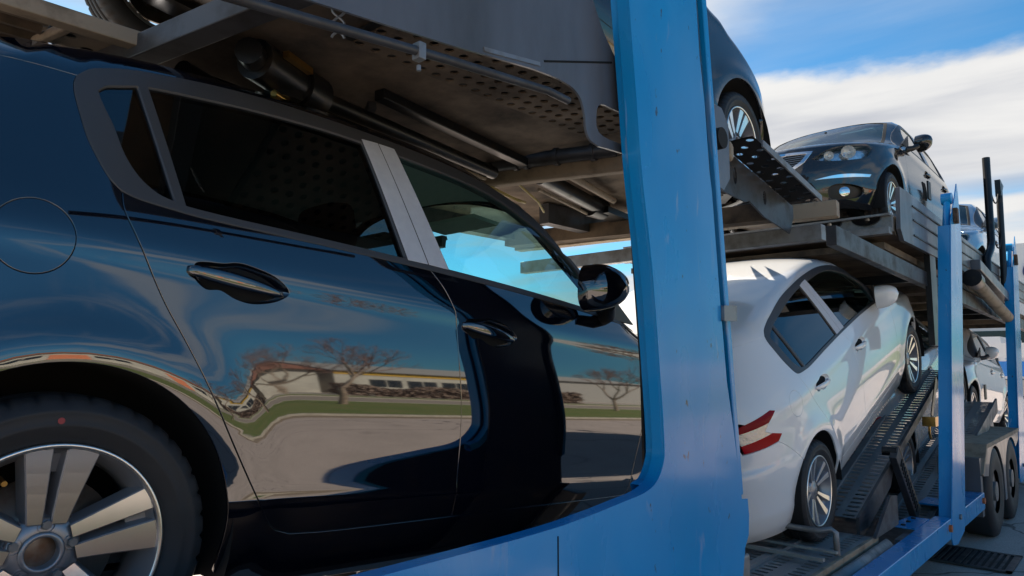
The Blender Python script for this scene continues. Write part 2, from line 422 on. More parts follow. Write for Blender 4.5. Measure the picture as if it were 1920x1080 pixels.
def maptop(u,v):
    z=projZ(u,v);n=normal(u,np.abs(v),z);n[:,1]*=np.where(v<0,-1,1);n[np.abs(v)<.004,1]=0
    return np.stack([u,v,z],1),n
RF=.9;CF=2.3;RB=.8;CB=.1
def mapfront(u,v):
    th=u/RF;x,y=projR(CF,np.abs(th),v);s=np.where(th<0,-1,1);n=normal(x,y,v);n[:,1]*=s;n[np.abs(y)<.004,1]=0
    return np.stack([x,y*s,v],1),n
def maprear(u,v):
    th=u/RB;x,y=projR(CB,PI-np.abs(th),v);s=np.where(th<0,-1,1);n=normal(x,y,v);n[:,1]*=s;n[np.abs(y)<.004,1]=0
    return np.stack([x,y*s,v],1),n
def f_yz(y,z):
    x=float(bis(lambda x:G(x,abs(y)+0*x,z+0*x),np.array([2.3]),np.array([3.7]))[0]);return (math.copysign(RF*math.atan2(abs(y),x-CF),y),z)
def f_xz(x,z,s=1):
    y=float(projY(x,z));return (s*RF*math.atan2(y,x-CF),z)
def r_yz(y,z):
    x=float(-bis(lambda q:G(-q,abs(y)+0*q,z+0*q),np.array([-.1]),np.array([1.2]))[0]);return (math.copysign(RB*math.atan2(abs(y),CB-x),y),z)
def r_xz(x,z,s=1):
    y=float(projY(x,z));return (s*RB*math.atan2(y,CB-x),z)
def panel(poly,holes,mf,h=.035,sy=1.,inset=.0022,depth=0.,flange=.012,hin=None,bd=.03):
    """surface patch with rolled edges; returns V,F,N"""
    lo=offs(dens(poly,bd),-inset);hs=[offs(dens(q,bd*.6),(inset if hin is None else hin)) for q in holes]
    v,T=cdt(lo,hs,h,sy)
    p,n=mf(v[:,0],v[:,1]);p=p+n*depth
    tn=np.cross(p[T[:,1]]-p[T[:,0]],p[T[:,2]]-p[T[:,0]]);fl=(tn*n[T[:,0]]).sum()<0
    if fl:T=T[:,::-1]
    V=[p];Nn=[n];F=[tuple(t) for t in T];k=len(p)
    if flange>0:
        for lp,sg in [(lo,1)]+[(q,-1) for q in hs]:
            l1=offs(lp,.0012*sg)
            a=np.array(lp);b=np.array(l1)
            p0,n0=mf(a[:,0],a[:,1]);p1,n1=mf(b[:,0],b[:,1]);p0=p0+n0*depth
            q1=p1+n1*(depth-.0012);q2=p1+n1*(depth-flange)
            od=p1-p0;od-=n0*(od*n0).sum(1,keepdims=True);od/=np.maximum(np.linalg.norm(od,axis=1,keepdims=True),1e-9)
            m=len(lp);V+=[p0,q1,q2];nb=n0+od*1.2;nb/=np.linalg.norm(nb,axis=1,keepdims=True);Nn+=[n0,nb,od]
            fs=[(k+i,k+(i+1)%m,k+m+(i+1)%m,k+m+i) for i in range(m)]+[(k+m+i,k+m+(i+1)%m,k+2*m+(i+1)%m,k+2*m+i) for i in range(m)]
            g=np.cross(p0[1]-p0[0],q1[0]-p0[0])
            tot=0
            for i in range(0,m,max(1,m//12)): tot+=np.dot(np.cross(p0[(i+1)%m]-p0[i],q2[i]-p0[i]),od[i])
            if tot<0: fs=[t[::-1] for t in fs]
            F+=fs;k+=3*m
    return np.concatenate(V),F,np.concatenate(Nn)
def mir(d):
    V,F,n=d;return V*np.array([1,-1,1]),[t[::-1] for t in F],n*np.array([1,-1,1])
def joind(*ds):
    V=[];F=[];n=[];mi=[];k=0
    for j,d in enumerate(ds):
        V.append(d[0]);n.append(d[2]);F+=[tuple(i+k for i in f) for f in d[1]];k+=len(d[0]);mi+=[j]*len(d[1])
    return np.concatenate(V),F,np.concatenate(n),mi
CM={}   # car mesh library
def lib(name,d,mi=None):
    me=mkmesh(name,d[0],d[1],True,d[2],mi);CM[name]=me;return me
# ---- side features (x forward from the rear axle, z up)
BELT=cr([(.032,1.077),(.068,1.067),(.143,1.061),(.25,1.058),(.6,1.066),(1.0,1.070),(1.4,1.067),(1.8,1.053),(2.02,1.038),(2.14,1.030)],5)
DTOP=cr([(-.062,1.350),(-.03,1.382),(.045,1.413),(.119,1.432),(.262,1.463),(.42,1.487),(.67,1.507),(.90,1.516),(1.15,1.512),(1.35,1.485),(1.5,1.443),(1.65,1.375),(1.80,1.285),(1.95,1.178),(2.08,1.080),(2.14,1.030)],5)
DREAR=cr([(-.062,1.350),(-.068,1.325),(-.066,1.296),(-.056,1.252),(-.043,1.204),(-.031,1.172),(-.009,1.128),(.010,1.098),(.032,1.077)],4)
RGAP=cr([(.032,1.077),(.038,1.036),(.060,.990),(.098,.917),(.142,.838),(.196,.757),(.256,.662),(.323,.551),(.392,.443),(.435,.378),(.472,.336),(.528,.316)],5)
SILLT=cr([(.528,.316),(.69,.314),(1.185,.326),(1.9,.345),(2.03,.352)],5)
BGAP=cr([(.926,1.0705),(.946,1.052),(.978,1.016),(1.008,.965),(1.020,.930),(1.040,.775),(1.057,.652),(1.068,.530),(1.078,.3235)],5)
FGAP=cr([(1.985,1.0415),(2.03,1.005),(2.062,.985),(2.104,.914),(2.114,.779),(2.107,.645),(2.070,.481),(2.03,.352)],5)
def arch(cx,a0,a1,n=30,rx=.352,rz=.378): return [(cx+rx*math.cos(t),.316+rz*math.sin(t)) for t in np.linspace(a0,a1,n)]
def upto(c,x): # piece of a belt-like curve with x<=limit
    return [p for p in c if p[0]<x-1e-4]
def between(c,a,b): return [p for p in c if a+1e-4<p[0]<b-1e-4]
TAIL=[(-.575,.800),(-.47,.800),(-.372,.806),(-.335,.835),(-.40,.862),(-.44,.885),(-.40,.925),(-.33,.973),(-.36,.985),(-.52,.952),(-.585,.935)]
HANDLE=[(.192,.925),(.200,.905),(.228,.886),(.262,.889),(.300,.874),(.345,.869),(.400,.882),(.438,.906),(.432,.926),(.395,.949),(.345,.961),(.300,.965),(.262,.956),(.225,.952),(.198,.945)]
def hshift(dx,dz): return cr([(x+dx,z+dz) for x,z in HANDLE],4,True)
FUEL=[(-.118+.072*math.cos(t),.938+.078*math.sin(t)) for t in np.linspace(0,2*PI,40,endpoint=False)]
a_seam=math.atan2((.642-.316)/.378,-.23/.352)
SEAMB=cr([(.352*math.cos(a_seam),.316+.378*math.sin(a_seam)),(-.30,.735),(-.372,.800)],4)
hoodc=[(2.16,.785),(2.3,.772),(2.5,.765),(2.7,.752),(2.88,.735),(3.0,.71)]
hz=[float(projZ(np.array([x]),np.array([y]))[0]) for x,y in hoodc]
HOODS=cr([(x,z) for (x,y),z in zip(hoodc,hz)],4)
def build_library():
    S=mapside(-1)
    tg=[(-.585,.80),(-.60,.935),(-.575,.985),(-.52,1.05),(-.44,1.20),(-.395,1.30),(-.375,1.352)]
    side=path(cr([(-.375,1.352),(-.2,1.352),(-.062,1.350)],4),DREAR,RGAP,SILLT,[(2.03,.352),(2.045,.27),(2.04,.190),(1.2,.186),(.40,.186),(.352,.24)],
              arch(0,-.05,a_seam,40),SEAMB,[(-.372,.806)],TAIL[3:8],[(-.36,.985),(-.52,.952),(-.575,.985)],tg[3:])
    for nm,hol in (('body_side_r',[FUEL]),('body_side_l',[])):
        d=panel(side,hol,S,.05,2.6)
        lib(nm,d if nm.endswith('r') else mir(d))
    lib('fuel_flap',panel(FUEL,[],S,.03,1.5,inset=.0016,flange=.006))
    H1=hshift(0,0);H2=hshift(.868,-.012)
    rd=path(between(BELT,.032,.926),[(.926,1.0705)],BGAP,between(SILLT,.528,1.078)[::-1],RGAP[::-1])
    rd=path([(.032,1.077)],rd)
    d=panel(rd,[H1],S,.045,3.6,hin=.0,bd=.02);lib('rear_door_r',d);lib('rear_door_l',mir(d))
    fd=path([(.926,1.0705)],between(BELT,.926,1.985),FGAP,between(SILLT,1.078,2.03)[::-1],BGAP[::-1])
    d=panel(fd,[H2],S,.045,3.6,hin=.0,bd=.02);lib('front_door_r',d);lib('front_door_l',mir(d))
    # bowls
    for nm,Hh in (('bowl1',H1),('bowl2',H2)):
        c=np.mean(Hh,0);a=np.array(Hh);V=[];Nn=[]
        for k,(sc_,dp) in enumerate([(1,0.0),(.985,.003),(.93,.011),(.78,.020),(.5,.026),(.0,.028)]):
            q=c+(a-c)*max(sc_,.01);p,n=S(q[:,0],q[:,1]);V.append(p-n*dp);Nn.append(n)
        m=len(a);F=[(k*m+i,k*m+(i+1)%m,(k+1)*m+(i+1)%m,(k+1)*m+i) for k in range(5) for i in range(m)]
        V=np.concatenate(V);g=np.cross(V[1]-V[0],V[m]-V[0])
        t0=np.cross(V[4*m+1]-V[4*m],V[5*m]-V[4*m])
        if t0[1]>0:F=[f[::-1] for f in F]
        me=mkmesh(nm,V,F);CM[nm+'_r']=me
        CM[nm+'_l']=mkmesh(nm,V*np.array([1,-1,1]),[f[::-1] for f in F])
        x0=c[0];zc=c[1];st=np.linspace(0,1,22);V=[];n=14
        for t in st:
            x=x0-.122+.245*t;z=zc+.006-.024*t
            p,nn=S(np.array([x]),np.array([z]));p=p[0];nn=nn[0]
            o=.027*min(1,math.sin(PI*min(max(t,.0),1))**.42)-.004
            hh=(.0215-.0085*t)*max(.12,math.sin(PI*min(1,max(t*.96+.02,0)))**.35);th=.008
            for k in range(n):
                a_=2*PI*k/n;cy=math.cos(a_);sy_=math.sin(a_)
                V.append(p+nn*(o+th*(abs(cy)**.7)*(1 if cy>0 else -1))+np.array([0,0,1])*hh*(abs(sy_)**.8)*(1 if sy_>0 else -1))
        F=[(i*n+k,i*n+(k+1)%n,(i+1)*n+(k+1)%n,(i+1)*n+k) for i in range(21) for k in range(n)]+[tuple(range(n))[::-1],tuple(range(21*n,22*n))]
        V=np.array(V);ck=np.cross(V[F[5][1]]-V[F[5][0]],V[F[5][2]]-V[F[5][0]]);ctr=V.reshape(22,n,3)[0].mean(0)
        if np.dot(ck,V[F[5][0]]-ctr)<0:F=[f[::-1] for f in F]
        CM[nm.replace('bowl','bar')+'_r']=mkmesh('handle',V,F);CM[nm.replace('bowl','bar')+'_l']=mkmesh('handle',V*np.array([1,-1,1]),[f[::-1] for f in F])
    # front fender
    aa=math.atan2((.60-.316)/.378,.27/.352)
    fen=path([(2.14,1.030)],[(2.16,HOODS[0][1])],HOODS,[(3.02,.84),(2.99,.79),(2.98,.72),(2.95,.64),(2.62+.352*math.cos(aa),.316+.378*math.sin(aa))],
             arch(2.62,aa,PI+.05,40),[(2.255,.235),(2.22,.195),(2.045,.19),(2.045,.27),(2.03,.352)],FGAP[::-1])
    d=panel(fen,[],S,.045,2.6);lib('front_fender_r',d);lib('front_fender_l',mir(d))
    # windows
    GT=cr([(-.022,1.322),(-.004,1.343),(.025,1.356),(.091,1.380),(.251,1.410),(.405,1.435),(.661,1.462),(1.0,1.470),(1.238,1.463),(1.396,1.432),(1.557,1.367),(1.685,1.292),(1.765,1.215),(1.80,1.10)],5)
    bel=lambda x:float(np.interp(x,[p[0] for p in BELT],[p[1] for p in BELT]))+.018
    gt=lambda x:float(np.interp(x,[p[0] for p in GT if p[0]<1.8],[p[1] for p in GT if p[0]<1.8]))
    q=path(cr([(.148,1.080),(.105,1.092),(.066,1.122),(.035,1.17),(.012,1.235),(-.012,1.29),(-.022,1.322)],4),[p for p in GT if p[0]<.062],[(.064,gt(.064))])
    rgl=path([(.085,gt(.085))],between(GT,.085,.737),[(.737,gt(.737)),(.832,bel(.832))],[(x,bel(x)) for x in np.linspace(.80,.20,12)],[(.170,bel(.17))])
    fgl=path([(.872,gt(.872))],[p for p in GT if p[0]>.872],[(1.80,1.10),(1.802,bel(1.802))],[(x,bel(x)) for x in np.linspace(1.75,1.04,12)],[(1.008,bel(1.008))])
    ring=path([(-.062,1.350)],DTOP,BELT[::-1],DREAR[::-1])
    d=panel(ring,[q,rgl,fgl],S,.05,1.6,inset=.001,depth=.0025,flange=.03,hin=0.,bd=.02);lib('window_surround_r',d);lib('window_surround_l',mir(d))
    for nm,pl in (('quarter_glass',q),('rear_door_glass',rgl),('front_door_glass',fgl)):
        d=panel(offs(pl,.004),[],S,.06,1.,inset=0,depth=-.006,flange=0,bd=.04);lib(nm+'_r',d);lib(nm+'_l',mir(d))
    f1=path([(.737,1.474),(.799,1.482),(.917,1.088),(.840,1.086)]);f2=path([(.806,1.482),(.868,1.486),(1.004,1.088),(.925,1.088)])
    for nm,pl in (('pillar_film_a',f1),('pillar_film_b',f2)):
        d=panel(pl,[],S,.05,1.,inset=.0,depth=.0045,flange=.004);lib(nm+'_r',d);lib(nm+'_l',mir(d))
    dv=path([(.064,gt(.064)),(.085,gt(.085)),(.170,bel(.17)),(.148,1.080)])
    # roof with pillars, windscreen opening, rear edge
    rt=[(x,float(projY(x,z))) for x,z in DTOP[::2]+[DTOP[-1]]]
    rl=[(x,float(projY(x,z))) for x,z in cr([(-.375,1.352),(-.2,1.352),(-.062,1.350)],4)]
    sd_=path(rl,rt)
    right=[(x,-y) for x,y in sd_]
    cowl=cr([(2.14,-sd_[-1][1]),(2.30,-.70),(2.42,-.42),(2.47,0),(2.42,.42),(2.30,.70),(2.14,sd_[-1][1])],5)
    back=cr([(-.375,sd_[0][1]),(-.43,.45),(-.455,0),(-.43,-.45),(-.375,-sd_[0][1])],5)
    roofp=path(right,cowl,[(x,y) for x,y in sd_][::-1],back)
    ws=path(cr([(2.415,0),(2.37,-.40),(2.26,-.66),(2.20,-.715)],4),cr([(2.20,-.715),(1.95,-.675),(1.68,-.625),(1.56,-.60)],4),cr([(1.56,-.60),(1.50,-.35),(1.475,0),(1.50,.35),(1.56,.60)],4),
            cr([(1.56,.60),(1.68,.625),(1.95,.675),(2.20,.715)],4),cr([(2.20,.715),(2.26,.66),(2.37,.40),(2.415,0)],4))
    lib('roof',panel(roofp,[ws],maptop,.07,1.,inset=.0005))
    lib('windscreen',panel(offs(ws,.004),[],maptop,.09,1.,inset=0,depth=-.003,flange=0))
    lib('windscreen_seal',panel(offs(ws,.002),[offs(ws,-.028)],maptop,.09,1.,inset=0,depth=.001,flange=0.01,hin=0))
    hs_=[(x,-y) for x,y in cr(hoodc,4)]
    hf=cr([(3.0,-.71),(3.13,-.60),(3.25,-.40),(3.315,-.2),(3.33,0),(3.315,.2),(3.25,.40),(3.13,.60),(3.0,.71)],4)
    hood=path(hs_,hf,[(x,-y) for x,y in hs_][::-1],cr([(2.16,.785),(2.32,.70),(2.435,.42),(2.485,0),(2.435,-.42),(2.32,-.70),(2.16,-.785)],5))
    lib('hood',panel(hood,[],maptop,.06,1.))
    # front bumper with openings
    def mirp(pl): return [(-a,b) for a,b in pl][::-1]
    hfz=[(RF*math.atan2(y,x-CF),float(projZ(np.array([x]),np.array([abs(y)]))[0])-.004) for x,y in hf]
    lb=[f_xz(3.02,.84,-1),f_xz(2.99,.79,-1),f_xz(2.98,.72,-1),f_xz(2.95,.64,-1)]+[f_xz(x,z,-1) for x,z in arch(2.62,aa,-.15,14)]
    bot=[(t,.20) for t in np.linspace(lb[-1][0]+.02,-lb[-1][0]-.02,30)]
    fb=path(lb,bot,[(-a,b) for a,b in lb][::-1],hfz[::-1])
    hl=path(cr([f_yz(.40,.665),f_yz(.52,.635),f_yz(.66,.637),f_yz(.77,.668),f_xz(3.05,.720),f_xz(2.99,.785),f_xz(3.00,.822)],4),cr([f_xz(3.00,.822),f_xz(3.09,.818),f_yz(.66,.800),f_yz(.54,.760),f_yz(.40,.665)],4))
    gr=path([f_yz(y,z) for y,z in ((-.24,.575),(0,.568),(.24,.575),(.34,.645),(.400,.745),(.20,.760),(0,.765),(-.20,.760),(-.400,.745),(-.34,.645))])
    lg=path([f_yz(y,z) for y,z in ((-.36,.30),(0,.29),(.36,.30),(.46,.34),(.40,.44),(.2,.445),(0,.448),(-.2,.445),(-.40,.44),(-.46,.34))])
    fg=path(cr([f_yz(y,z) for y,z in ((.53,.30),(.60,.275),(.74,.31),(.76,.39),(.64,.42),(.54,.39))],4,True))
    holes=[hl,mirp(hl),gr,lg,fg,mirp(fg)]
    lib('front_bumper',panel(fb,holes,mapfront,.045,1.3,hin=0,flange=.03))
    d=panel(offs(hl,-.002),[],mapfront,.04,1,inset=0,depth=.001,flange=0);lib('headlight_lens_r',mir(d));lib('headlight_lens_l',d)
    d=panel(offs(hl,.004),[],mapfront,.05,1,inset=0,depth=-.06,flange=0);lib('headlight_bowl_r',mir(d));lib('headlight_bowl_l',d)
    lib('grille_back',panel(offs(gr,.005),[],mapfront,.08,1,inset=0,depth=-.05,flange=0))
    lib('grille_frame',panel(offs(gr,.004),[offs(gr,-.020)],mapfront,.08,1,inset=0,depth=.006,flange=.012,hin=0))
    lib('intake_back',panel(offs(lg,.005),[],mapfront,.08,1,inset=0,depth=-.06,flange=0))
    d=panel(offs(fg,.003),[],mapfront,.08,1,inset=0,depth=-.035,flange=0);lib('fog_pocket_l',d);lib('fog_pocket_r',mir(d))
    drl=path(cr([f_yz(.43,.462),f_yz(.60,.470),f_yz(.80,.495)],5),cr([f_yz(.81,.520),f_yz(.62,.502),f_yz(.43,.462)],5))
    d=panel(drl,[],mapfront,.08,1,inset=0,depth=.006,flange=.008);lib('drl_l',d);lib('drl_r',mir(d))
    def slats(z0,z1,n,yf,dep,name):
        mb=MB()
        for k in range(n):
            z=z0+(z1-z0)*(k+.5)/n;yy=yf(z);P=[]
            for y in np.linspace(-yy,yy,13):
                u=f_yz(y,z);p,nn=mapfront(np.array([u[0]]),np.array([z]));P.append(p[0]-nn[0]*dep)
            for a,b in zip(P[:-1],P[1:]): mb.bar(a,b,.016,.0055)
        CM[name]=mb.mesh(name)
    slats(.585,.752,8,lambda z:.25+.13*(z-.58)/.17,.012,'grille_slats')
    slats(.30,.44,6,lambda z:.43,.018,'intake_slats')
    # rear
    tgp=[r_xz(x,z,-1) for x,z in tg]
    top=[(RB*math.atan2(y,CB-x),float(projZ(np.array([x]),np.array([abs(y)]))[0])) for x,y in back]
    top[0]=(-tgp[-1][0],tgp[-1][1]);top[-1]=tgp[-1]
    low=[(t,.775) for t in np.linspace(tgp[0][0]*.9,-tgp[0][0]*.9,12)]
    gate=path([r_xz(-.585,.79,-1)],tgp,top[::-1],[(-a,b) for a,b in tgp][::-1],[(-r_xz(-.585,.79,-1)[0],.79)],low[::-1])
    rw=path(cr([r_yz(-.66,1.04),r_yz(-.35,1.035),r_yz(0,1.033),r_yz(.35,1.035),r_yz(.66,1.04)],4),cr([r_yz(.60,1.28),r_yz(.3,1.305),r_yz(0,1.31),r_yz(-.3,1.305),r_yz(-.60,1.28)],4))
    lib('tailgate',panel(gate,[rw],maprear,.05,1.2,hin=0))
    lib('rear_window',panel(offs(rw,.003),[],maprear,.08,1,inset=0,depth=-.002,flange=0))
    sb=[r_xz(x,z,-1) for x,z in SEAMB]
    ar=[r_xz(x,z,-1) for x,z in arch(0,PI+.12,a_seam,16)]
    rb=path([r_xz(-.585,.792,-1)],[r_xz(-.372,.800,-1)],sb[::-1],ar[::-1],[(t,.235) for t in np.linspace(ar[0][0]+.02,-ar[0][0]-.02,24)],[(-a,b) for a,b in ar],[(-a,b) for a,b in sb],[r_xz(-.372,.800,1),r_xz(-.585,.792,1)],low[::-1])
    lib('rear_bumper',panel(rb,[],maprear,.05,1.3,flange=.03))
    tl=[r_xz(x,z,-1) for x,z in TAIL]
    lo_=path(tl[0:4],[tl[4]],[r_xz(-.575,.845,-1)]);up_=path([r_xz(-.59,.905,-1)],tl[6:8],[tl[8],tl[9],tl[10]]);mid=path([r_xz(-.575,.845,-1)],[tl[4],tl[5],tl[6]],[r_xz(-.59,.905,-1)])
    for nm,pl in (('tail_low',lo_),('tail_up',up_),('tail_mid',mid)):
        d=panel(pl,[],maprear,.04,1,inset=.0,depth=.003,flange=.02);lib(nm+'_r',d);lib(nm+'_l',mir(d))
    cre=path([r_yz(y,z) for y,z in ((-.55,.62),(.55,.62),(.55,.50),(-.55,.50))])
    # linings
    lin=path([(-.25,1.04),(.5,1.05),(1.2,1.05),(2.05,1.02),(2.1,.35),(.45,.30),(.38,.5),(.2,.68),(0,.74),(-.2,.70)])
    d=panel(lin,[],S,.12,1.,inset=0,depth=-.07,flange=0);d=(d[0],d[1]+[f[::-1] for f in d[1]],d[2]);lib('lining_r',d);lib('lining_l',mir(d))
    hd=[(x,y*.93) for x,y in ((-.3,-.62),(0,-.65),(.6,-.66),(1.2,-.66),(1.45,-.62),(1.45,.62),(1.2,.66),(.6,.66),(0,.65),(-.3,.62))]
    d=panel(hd,[],maptop,.12,1.,inset=0,depth=-.045,flange=0);lib('headliner',(d[0],[f[::-1] for f in d[1]],-d[2]))
    # inner black shell behind the seams
    sh=path([(-.30,.42),(-.34,.95),(.02,1.06),(.3,1.055),(2.1,1.03),(2.5,.97),(2.9,.86),(2.9,.70),(2.62+.39,.45),(2.85,.65),(2.62,.72),(2.38,.64),(2.23,.42),(2.2,.22),(.40,.22),(.36,.45),(.22,.66),(0,.72),(-.24,.66)])
    sh=path([(-.34,.95),(.02,1.06),(.3,1.055),(2.1,1.03),(2.5,.95),(2.9,.84),(2.93,.70),(2.80,.69),(2.62,.73),(2.42,.69),(2.25,.52),(2.22,.22),(.38,.22),(.37,.50),(.22,.68),(0,.74),(-.24,.68),(-.33,.72)])
    d=panel(sh,[],S,.12,1.,inset=0,depth=-.016,flange=0);lib('inner_shell_r',d);lib('inner_shell_l',mir(d))
build_library()
# ---- wheels (axis y, outward = -y)
def wheel_lib():
    n=200
    pr_=[(-.082,.216),(-.094,.232),(-.1005,.250),(-.1025,.254),(-.1005,.258),(-.1005,.276),(-.102,.280),(-.100,.284),(-.092,.300),(-.080,.309),(-.068,.313),(-.040,.3155),(-.038,.309),(-.030,.309),(-.028,.316),(-.006,.3165),(-.004,.310),(.004,.310),(.006,.3165),(.028,.316),(.030,.309),(.038,.309),(.040,.3155),(.068,.313),(.080,.309),(.092,.300),(.100,.282),(.094,.232),(.082,.216)]
    V=[];F=[]
    for i in range(n):
        t=2*PI*i/n;gr=(i%5==0)
        for k,(y,r) in enumerate(pr_):
            if gr and r>.299 and abs(y)>.045: r-=.007
            V.append((r*math.sin(t),y,r*math.cos(t)))
    m=len(pr_)
    for i in range(n):
        for k in range(m-1): F.append((i*m+k,i*m+k+1,((i+1)%n)*m+k+1,((i+1)%n)*m+k))
    CM['tyre']=mkmesh('tyre',V,F,True)
    def lathe(mb,prof,nseg=72,smooth=True):
        V=[(r*math.sin(2*PI*i/nseg),y,r*math.cos(2*PI*i/nseg)) for i in range(nseg) for y,r in prof];m=len(prof)
        mb.add(V,[(i*m+k,i*m+k+1,((i+1)%nseg)*m+k+1,((i+1)%nseg)*m+k) for i in range(nseg) for k in range(m-1)],smooth)
    def rim(spread,wi,wo,pocket,cap,nsp=5,off=11,yin=-.055):
        mb=MB()   # slot 0 machined, 1 painted grey, 2 dark/rust
        mb.m=0;lathe(mb,[(-.086,.2175),(-.092,.2165),(-.0935,.2125),(-.090,.2085)],96)
        mb.m=1;lathe(mb,[(-.090,.2085),(-.080,.2045),(-.055,.199),(-.04,.190),(.0,.186),(.075,.196),(.085,.216)],96)
        def face_y(r): return yin-.030*((r-.03)/.18)**1.3
        for s in range(nsp):
            ph=R(off+360/nsp*s)
            er=Vector((math.sin(ph),0,math.cos(ph)));et=Vector((math.cos(ph),0,-math.sin(ph)))
            for sg in (-1,1):
                rs=[.060,.072,.090,.12,.16,.195,.2095];A=[]
                for r in rs:
                    t=(r-.04)/.17
                    lat=sg*(wi*.95+(spread-wi*.95)*t**1.15)
                    hw=wi*.5+(wo-wi*.5)*t if sg>0 else wi*.5+(wo*.78-wi*.5)*t
                    y=face_y(r);c=er*math.sqrt(max(r*r-lat*lat,1e-4))+et*lat
                    sl=et
                    A.append((c,sl,hw,y))
                for (c,sl,hw,y),(c2,sl2,hw2,y2) in zip(A[:-1],A[1:]):
                    def pt(c,sl,o,yy): return c+sl*o+Vector((0,yy,0))
                    q=[]
                    for (cc,ss_,h_,y_) in ((c,sl,hw,y),(c2,sl2,hw2,y2)):
                        q.append([pt(cc,ss_,-h_-.010,y_+.040),pt(cc,ss_,-h_-.0025,y_+.003),pt(cc,ss_,-h_,y_),pt(cc,ss_,h_,y_),pt(cc,ss_,h_+.0025,y_+.003),pt(cc,ss_,h_+.010,y_+.040)])
                    for k in range(5):
                        mb.m=0 if k in (2,) else 1
                        mb.add([q[0][k],q[1][k],q[1][k+1],q[0][k+1]],[(0,1,2,3)])
            # pocket floor between twin spokes
            mb.m=1
            r0=pocket;P=[]
            for r in (r0,.198,.2075):
                yb={r0:-.050,.198:-.052,.2075:-.080}[r] if False else (-.048 if r==r0 else (-.060 if r<.2 else -.086))
                for lat in (-spread*(r/.21)*.95,spread*(r/.21)*.95):
                    P.append(er*math.sqrt(r*r-lat*lat)+et*lat+Vector((0,yb,0)))
            mb.add(P,[(0,1,3,2),(2,3,5,4)])
            mb.add([P[0],P[1],P[1]+Vector((0,.02,0)),P[0]+Vector((0,.02,0))],[(0,3,2,1)])
            # lug boss
            cb=er*.054
            mb.m=1;lug=[cb+Vector((.0155*math.cos(a),0,.0155*math.sin(a))) for a in np.linspace(0,2*PI,16,endpoint=False)]
            V=[v+Vector((0,yin-.002,0)) for v in lug]+[v+Vector((0,yin+.014,0)) for v in lug]
            if not cap:
                mb.add(V,[(i,(i+1)%16,16+(i+1)%16,16+i) for i in range(16)],True);mb.m=2;mb.add(V[16:],[tuple(range(16))])
        mb.m=1
        if cap:
            lathe(mb,[(yin-.006,.0001),(yin-.006,.024),(yin-.003,.028),(yin-.001,.048),(yin+.004,.070),(yin+.03,.075)],48)
        else:
            lathe(mb,[(yin+.045,.030),(yin-.002,.0305),(yin-.004,.033),(yin-.003,.0385),(yin+.001,.041)],48)
            lathe(mb,[(yin+.002,.040),(yin+.002,.068),(yin+.03,.074)],60)
            mb.m=2;lathe(mb,[(yin+.03,.0001),(yin+.028,.030)],24)
        return mb.mesh('rim')
    CM['rimA']=rim(.041,.021,.030,.160,False)
    CM['rimB']=rim(.050,.013,.020,.185,True,nsp=5,off=0)
    mb=MB();lathe(mb,[(.0,.145),(-.012,.145),(-.012,.085),(-.03,.08),(-.03,.0001)],60);CM['brake_disc']=mb.mesh('brake_disc')
    for s in range(5):
        mb=MB();ph=R(11+72*s);c=Vector((math.sin(ph)*.054,0,math.cos(ph)*.054))
        V=[c+Vector((.0095*math.cos(a+.3),-.061,.0095*math.sin(a+.3))) for a in np.linspace(0,2*PI,6,endpoint=False)]
        mb.add(V+[v+Vector((0,.02,0)) for v in V],[tuple(range(6))[::-1]]+[(i,(i+1)%6,6+(i+1)%6,6+i)[::-1] for i in range(6)])
        V2=[c+Vector((.0075*math.cos(a),-.0635,.0075*math.sin(a))) for a in np.linspace(0,2*PI,12,endpoint=False)]
        mb.add(V2+[v+Vector((0,.01,0)) for v in V2],[tuple(range(12))[::-1]]+[(i,(i+1)%12,12+(i+1)%12,12+i)[::-1] for i in range(12)])
        CM['lug%d'%s]=mb.mesh('wheel_bolt')
wheel_lib()
